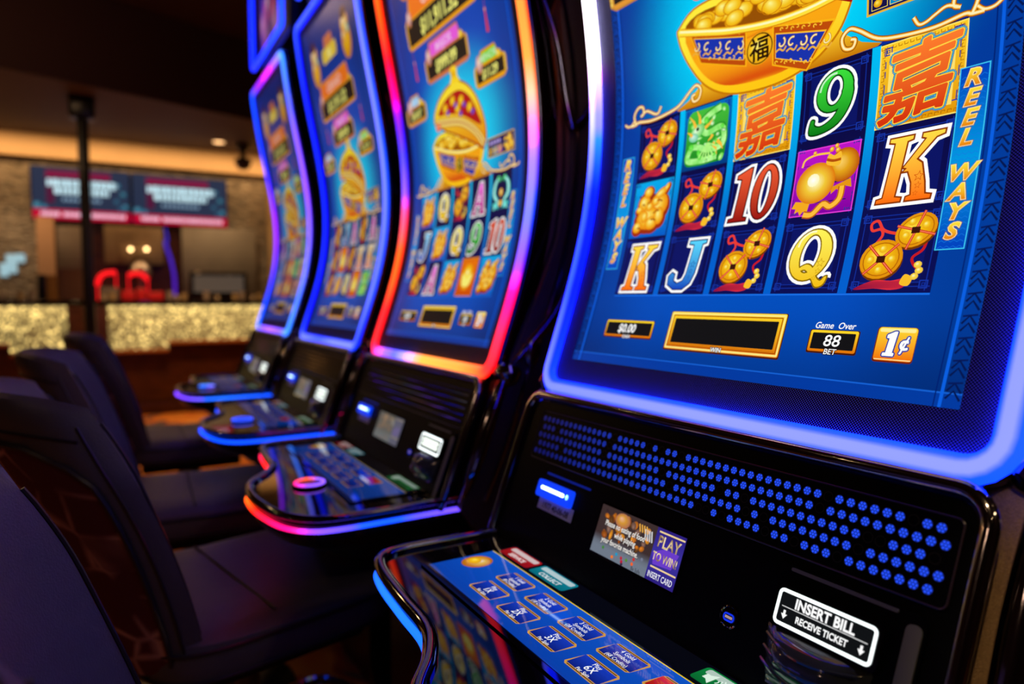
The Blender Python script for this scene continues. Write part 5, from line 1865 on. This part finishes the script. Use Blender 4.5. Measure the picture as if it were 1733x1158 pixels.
pa, pb = at(50, 280, X0 + .06), at(385, 382, X0 + .06)
ym = at(222, 340, X0 + .06).y
tv('wall_screen', pa.y, ym - .004, 1.975, 2.54, 'wall screen with a red strip, over the black pole')
tv('wall_screen', ym + .004, pb.y, 1.975, 2.54, 'wall screen with a red strip, between the pole and the pale pilaster')
# pole on the counter
p = at(151, 500, -7.0)
t = thing('support_pole', 'black pole before the cashier counter, reaching the lowered ceiling', 'pole', (-7.0, p.y, 0))
b = MB(); b.box((-7.0, p.y, 1.434), (.085, .085, 2.866), bevel=.006); b.build('post', M_BODY, t, (7.0, -p.y, 0))
b = MB(); b.box((-7.0, p.y, 2.775), (.16, .20, .185), bevel=.02); b.build('bracket', M_BODY, t, (7.0, -p.y, 0))
# soffit fittings
t = thing('recessed_downlight', 'small round glowing downlight in the lowered ceiling', 'ceiling light', (-8.22, 1.056, 2.87))
b = MB(); b.lathe((0, 0, 0), [(.001, -.002), (.060, -.002), (.060, -.006), (.075, -.006), (.080, 0)], 24); b.build('light_trim', M_BEIGE, t)
b = MB(); b.lathe((0, 0, 0), [(.001, -.008), (.055, -.008), (.058, -.003)], 20)
b.build('lamp_face', pmat('warm_lamp_face', (.8, .6, .4), .5, emit=(1.0, .55, .22), es=2.6), t)
t = thing('security_camera', 'small domed security camera hanging from the lowered ceiling', 'camera', (-8.2, 1.30, 2.87))
b = MB(); b.lathe((0, 0, 0), [(.001, 0), (.07, 0), (.07, -.05), (.03, -.10), (.03, -.15), (.001, -.15)], 20); b.build('mount', M_BODY, t)
b = MB(); b.lathe((0, 0, -.15), [(.03, 0), (.085, -.02), (.09, -.06), (.07, -.11), (.04, -.135), (.001, -.14)], 20); b.build('dome', pmat('smoked_dome', (.06, .045, .05), .08), t)

# back-counter clutter, seen soft
XB = -7.95


def bx(px0, py0, px1, py1, X, depth, b, bev=.004):
    p, q = at(px0, py1, X), at(px1, py0, X)
    b.box((X, (p.y + q.y) / 2, (p.z + q.z) / 2), (depth, q.y - p.y, q.z - p.z), bevel=bev)


def emi(name, c, s=1.0):
    return pmat(name, tuple(x * .3 for x in c), .5, emit=c, es=s)


# monitor standing on the counter
p, q = at(322, 507, XB), at(417, 462, XB)
zt = 1.13
t = thing('desk_monitor', 'wide black-framed monitor standing on the cashier counter', 'monitor', (XB, (p.y + q.y) / 2, zt))
sh = (-XB, -(p.y + q.y) / 2, -zt)
b = MB(); b.box((XB, (p.y + q.y) / 2, (q.z + zt + .03) / 2 + .01), (.035, q.y - p.y, q.z - zt - .05), bevel=.006); b.build('housing', M_GLOSS, t, sh)
b = MB(); b.box((XB + .019, (p.y + q.y) / 2, (q.z + zt + .03) / 2 + .01), (.002, q.y - p.y - .07, q.z - zt - .12)); b.build('screen_face', emi('dim_brown_screen', rgb(78, 66, 56)), t, sh)
b = MB(); b.box((XB, (p.y + q.y) / 2, zt + .04), (.05, .08, .08), bevel=.005); b.box((XB, (p.y + q.y) / 2, zt + .006), (.18, .26, .012), bevel=.004); b.build('stand', M_BODY, t, sh)


def on_counter(px0, py0, px1, X, depth, name, label, cat, mat, group=None, bev=.006):
    p, q = at(px0, 500, X), at(px1, py0, X)
    b = MB(); b.box((X, (p.y + q.y) / 2, (1.131 + q.z) / 2), (depth, q.y - p.y, q.z - 1.131), bevel=bev)
    o = b.build(name, mat); tag(o, label, cat, group); return o


on_counter(103, 456, 150, -7.90, .20, 'cardboard_box', 'brown box on the counter just beside the black pole', 'box', pmat('brown_card', (.14, .06, .05), .7))
on_counter(65, 465, 78, -7.85, .12, 'desk_speaker', 'small black speaker on the counter near the brown box', 'speaker', M_BODY)
on_counter(80, 466, 97, -7.86, .14, 'wicker_basket', 'amber wicker basket on the counter near the brown box', 'basket', pmat('amber_wicker', (.30, .14, .03), .6, noise=(60, .5)))
on_counter(170, 487, 200, -7.85, .20, 'grey_tray', 'flat grey tray on the counter beside the black pole', 'tray', pmat('grey_plastic', (.22, .20, .19), .4))
for k, (x0_, y0_, x1_) in enumerate([(206, 492, 228), (232, 488, 247), (250, 494, 276)]):
    on_counter(x0_, y0_, x1_, -7.78 - .03 * k, .08, 'red_basket', ['low red basket on the counter, nearest the grey tray', 'tall red basket on the counter, middle of three', 'low red basket on the counter, nearest the blue light column'][k],
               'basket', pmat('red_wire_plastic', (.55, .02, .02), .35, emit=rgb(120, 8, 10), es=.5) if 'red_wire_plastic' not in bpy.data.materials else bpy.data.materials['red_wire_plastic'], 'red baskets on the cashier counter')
rnd = random.Random(4)
CUPC = [(.65, .55, .42), (.5, .38, .22), (.35, .30, .28)]
for k, px in enumerate([6, 34, 54, 176, 190, 288, 300, 312, 350, 368, 398, 410, 428, 440]):
    X = -7.62 - .03 * (k % 3)
    p = at(px, 505, X)
    b = MB(); r = .018 + .006 * (k % 3); h = .05 + .02 * ((k * 7) % 3)
    b.lathe((X, p.y, 1.131), [(.001, 0), (r, 0), (r * 1.15, h), (r * 1.05, h), (r * .9, .006), (.001, .006)], 14)
    mn = 'cup_glaze_%d' % (k % 3)
    o = b.build('cup', bpy.data.materials.get(mn) or pmat(mn, CUPC[k % 3], .15))
    tag(o, 'small cup standing along the edge of the cashier countertop', 'cup', 'small cups along the cashier countertop')
# papers at the far end, the cold light on them put in as glow
for k, (x0_, y0_, x1_, y1_) in enumerate([(0, 446, 14, 468), (11, 431, 28, 462), (27, 430, 42, 444)]):
    b = MB(); bx(x0_, y0_, x1_, y1_, X0 + .01, .006, b, .001)
    o = b.build('lit_notice', emi('cold_notice', rgb(150, 185, 195)) if 'cold_notice' not in bpy.data.materials else bpy.data.materials['cold_notice'])
    tag(o, ['pale glowing notice on the wall, lowest and nearest the edge', 'tall pale glowing notice on the wall, middle of three', 'small pale glowing notice on the wall, nearest the orange column'][k], 'notice', 'pale notices on the wall')
# cupboard panels on the back wall
for k, (x0_, y0_, x1_, y1_, c) in enumerate([(178, 386, 275, 446, (.30, .20, .11)), (97, 384, 137, 454, (.22, .17, .13)), (310, 390, 432, 500, (.26, .22, .17))]):
    b = MB(); bx(x0_, y0_, x1_, y1_, X0 + .065, .05, b, .006)
    if k == 0:
        for i in range(1, 4):
            bx(x0_ + i * 24 - 1, y0_ + 4, x0_ + i * 24 + 1, y1_ - 4, X0 + .095, .02, b, .002)
    o = b.build(['shelf_cabinet', 'wall_cabinet', 'wall_cabinet'][k], pmat('cabinet_front_%d' % k, c, .5, noise=(5, .3)))
    tag(o, ['pale divided cabinet on the timber wall under the screens', 'narrow taupe cabinet beside the black pole', 'wide taupe cabinet behind the desk monitor'][k], 'cabinet')
for k, px in enumerate((221, 248)):
    p = at(px, 422, X0 + .16)
    b = MB(); b.lathe((p.x, p.y, p.z), [(.001, -.020), (.014, -.014), (.020, 0), (.014, .014), (.001, .020)], 16)
    b.tube([(p.x, p.y, p.z), (X0 + .09, p.y, p.z)], .006, 6)
    o = b.build('globe_lamp', emi('warm_globe', (1.0, .62, .25), 7.0) if 'warm_globe' not in bpy.data.materials else bpy.data.materials['warm_globe'])
    tag(o, ['round warm globe lamp on the pale cabinet, on the pole side', 'round warm globe lamp on the pale cabinet, away from the pole'][k], 'lamp', 'pair of globe lamps')
# red neon arcs
for k, (c0, c1, r_) in enumerate([((168, 478), (196, 461), 0), ((219, 463), (250, 470), 0)]):
    pts = [(165, 483), (168, 471), (178, 463), (196, 461)] if k == 0 else [(217, 466), (228, 463), (240, 464), (250, 474)]
    P3 = smooth([tuple(at(x, y, -8.3)) for x, y in pts], 5)
    b = MB(); b.tube(P3, .022, 8)
    b.tube([P3[-1], (P3[-1][0], P3[-1][1], 1.0)], .006, 6)
    b.tube([P3[0], (P3[0][0], P3[0][1], 1.0)], .006, 6)
    o = b.build('neon_arc', emi('red_neon', rgb(255, 20, 30), 1.3) if 'red_neon' not in bpy.data.materials else bpy.data.materials['red_neon'])
    tag(o, ['red neon arc beside the black pole', 'red neon arc under the silver dome'][k], 'neon light', 'red neon arcs behind the counter')
b = MB(); p = at(238, 466, -8.52)
b.lathe((p.x, p.y, p.z), [(.10, 0), (.105, .03), (.09, .09), (.05, .135), (.001, .15)], 20)
b.lathe((p.x, p.y, .96), [(.10, 0), (.02, .01), (.02, p.z - .96), (.10, p.z - .96)], 12)
o = b.build('silver_dome', pmat('silver_dome_metal', (.55, .45, .36), .3, .8)); tag(o, 'silver dome on a stand behind the counter, above a red arc', 'dome')
b = MB(); b.box((-8.50, .05, .48), (.50, 3.0, .96), bevel=.01); o = b.build('back_counter', M_WOOD); tag(o, 'low dark wood back counter along the stone wall', 'counter')
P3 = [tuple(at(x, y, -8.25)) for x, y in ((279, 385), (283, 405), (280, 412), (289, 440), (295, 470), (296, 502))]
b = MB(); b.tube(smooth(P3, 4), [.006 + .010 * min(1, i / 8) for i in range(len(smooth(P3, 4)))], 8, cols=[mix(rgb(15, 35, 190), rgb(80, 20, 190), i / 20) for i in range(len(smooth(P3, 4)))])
o = b.build('blue_light_column', M_LED); tag(o, 'thin leaning blue and violet light strip behind the counter', 'light')  # reflection in the cashier glass, built as a glowing tube
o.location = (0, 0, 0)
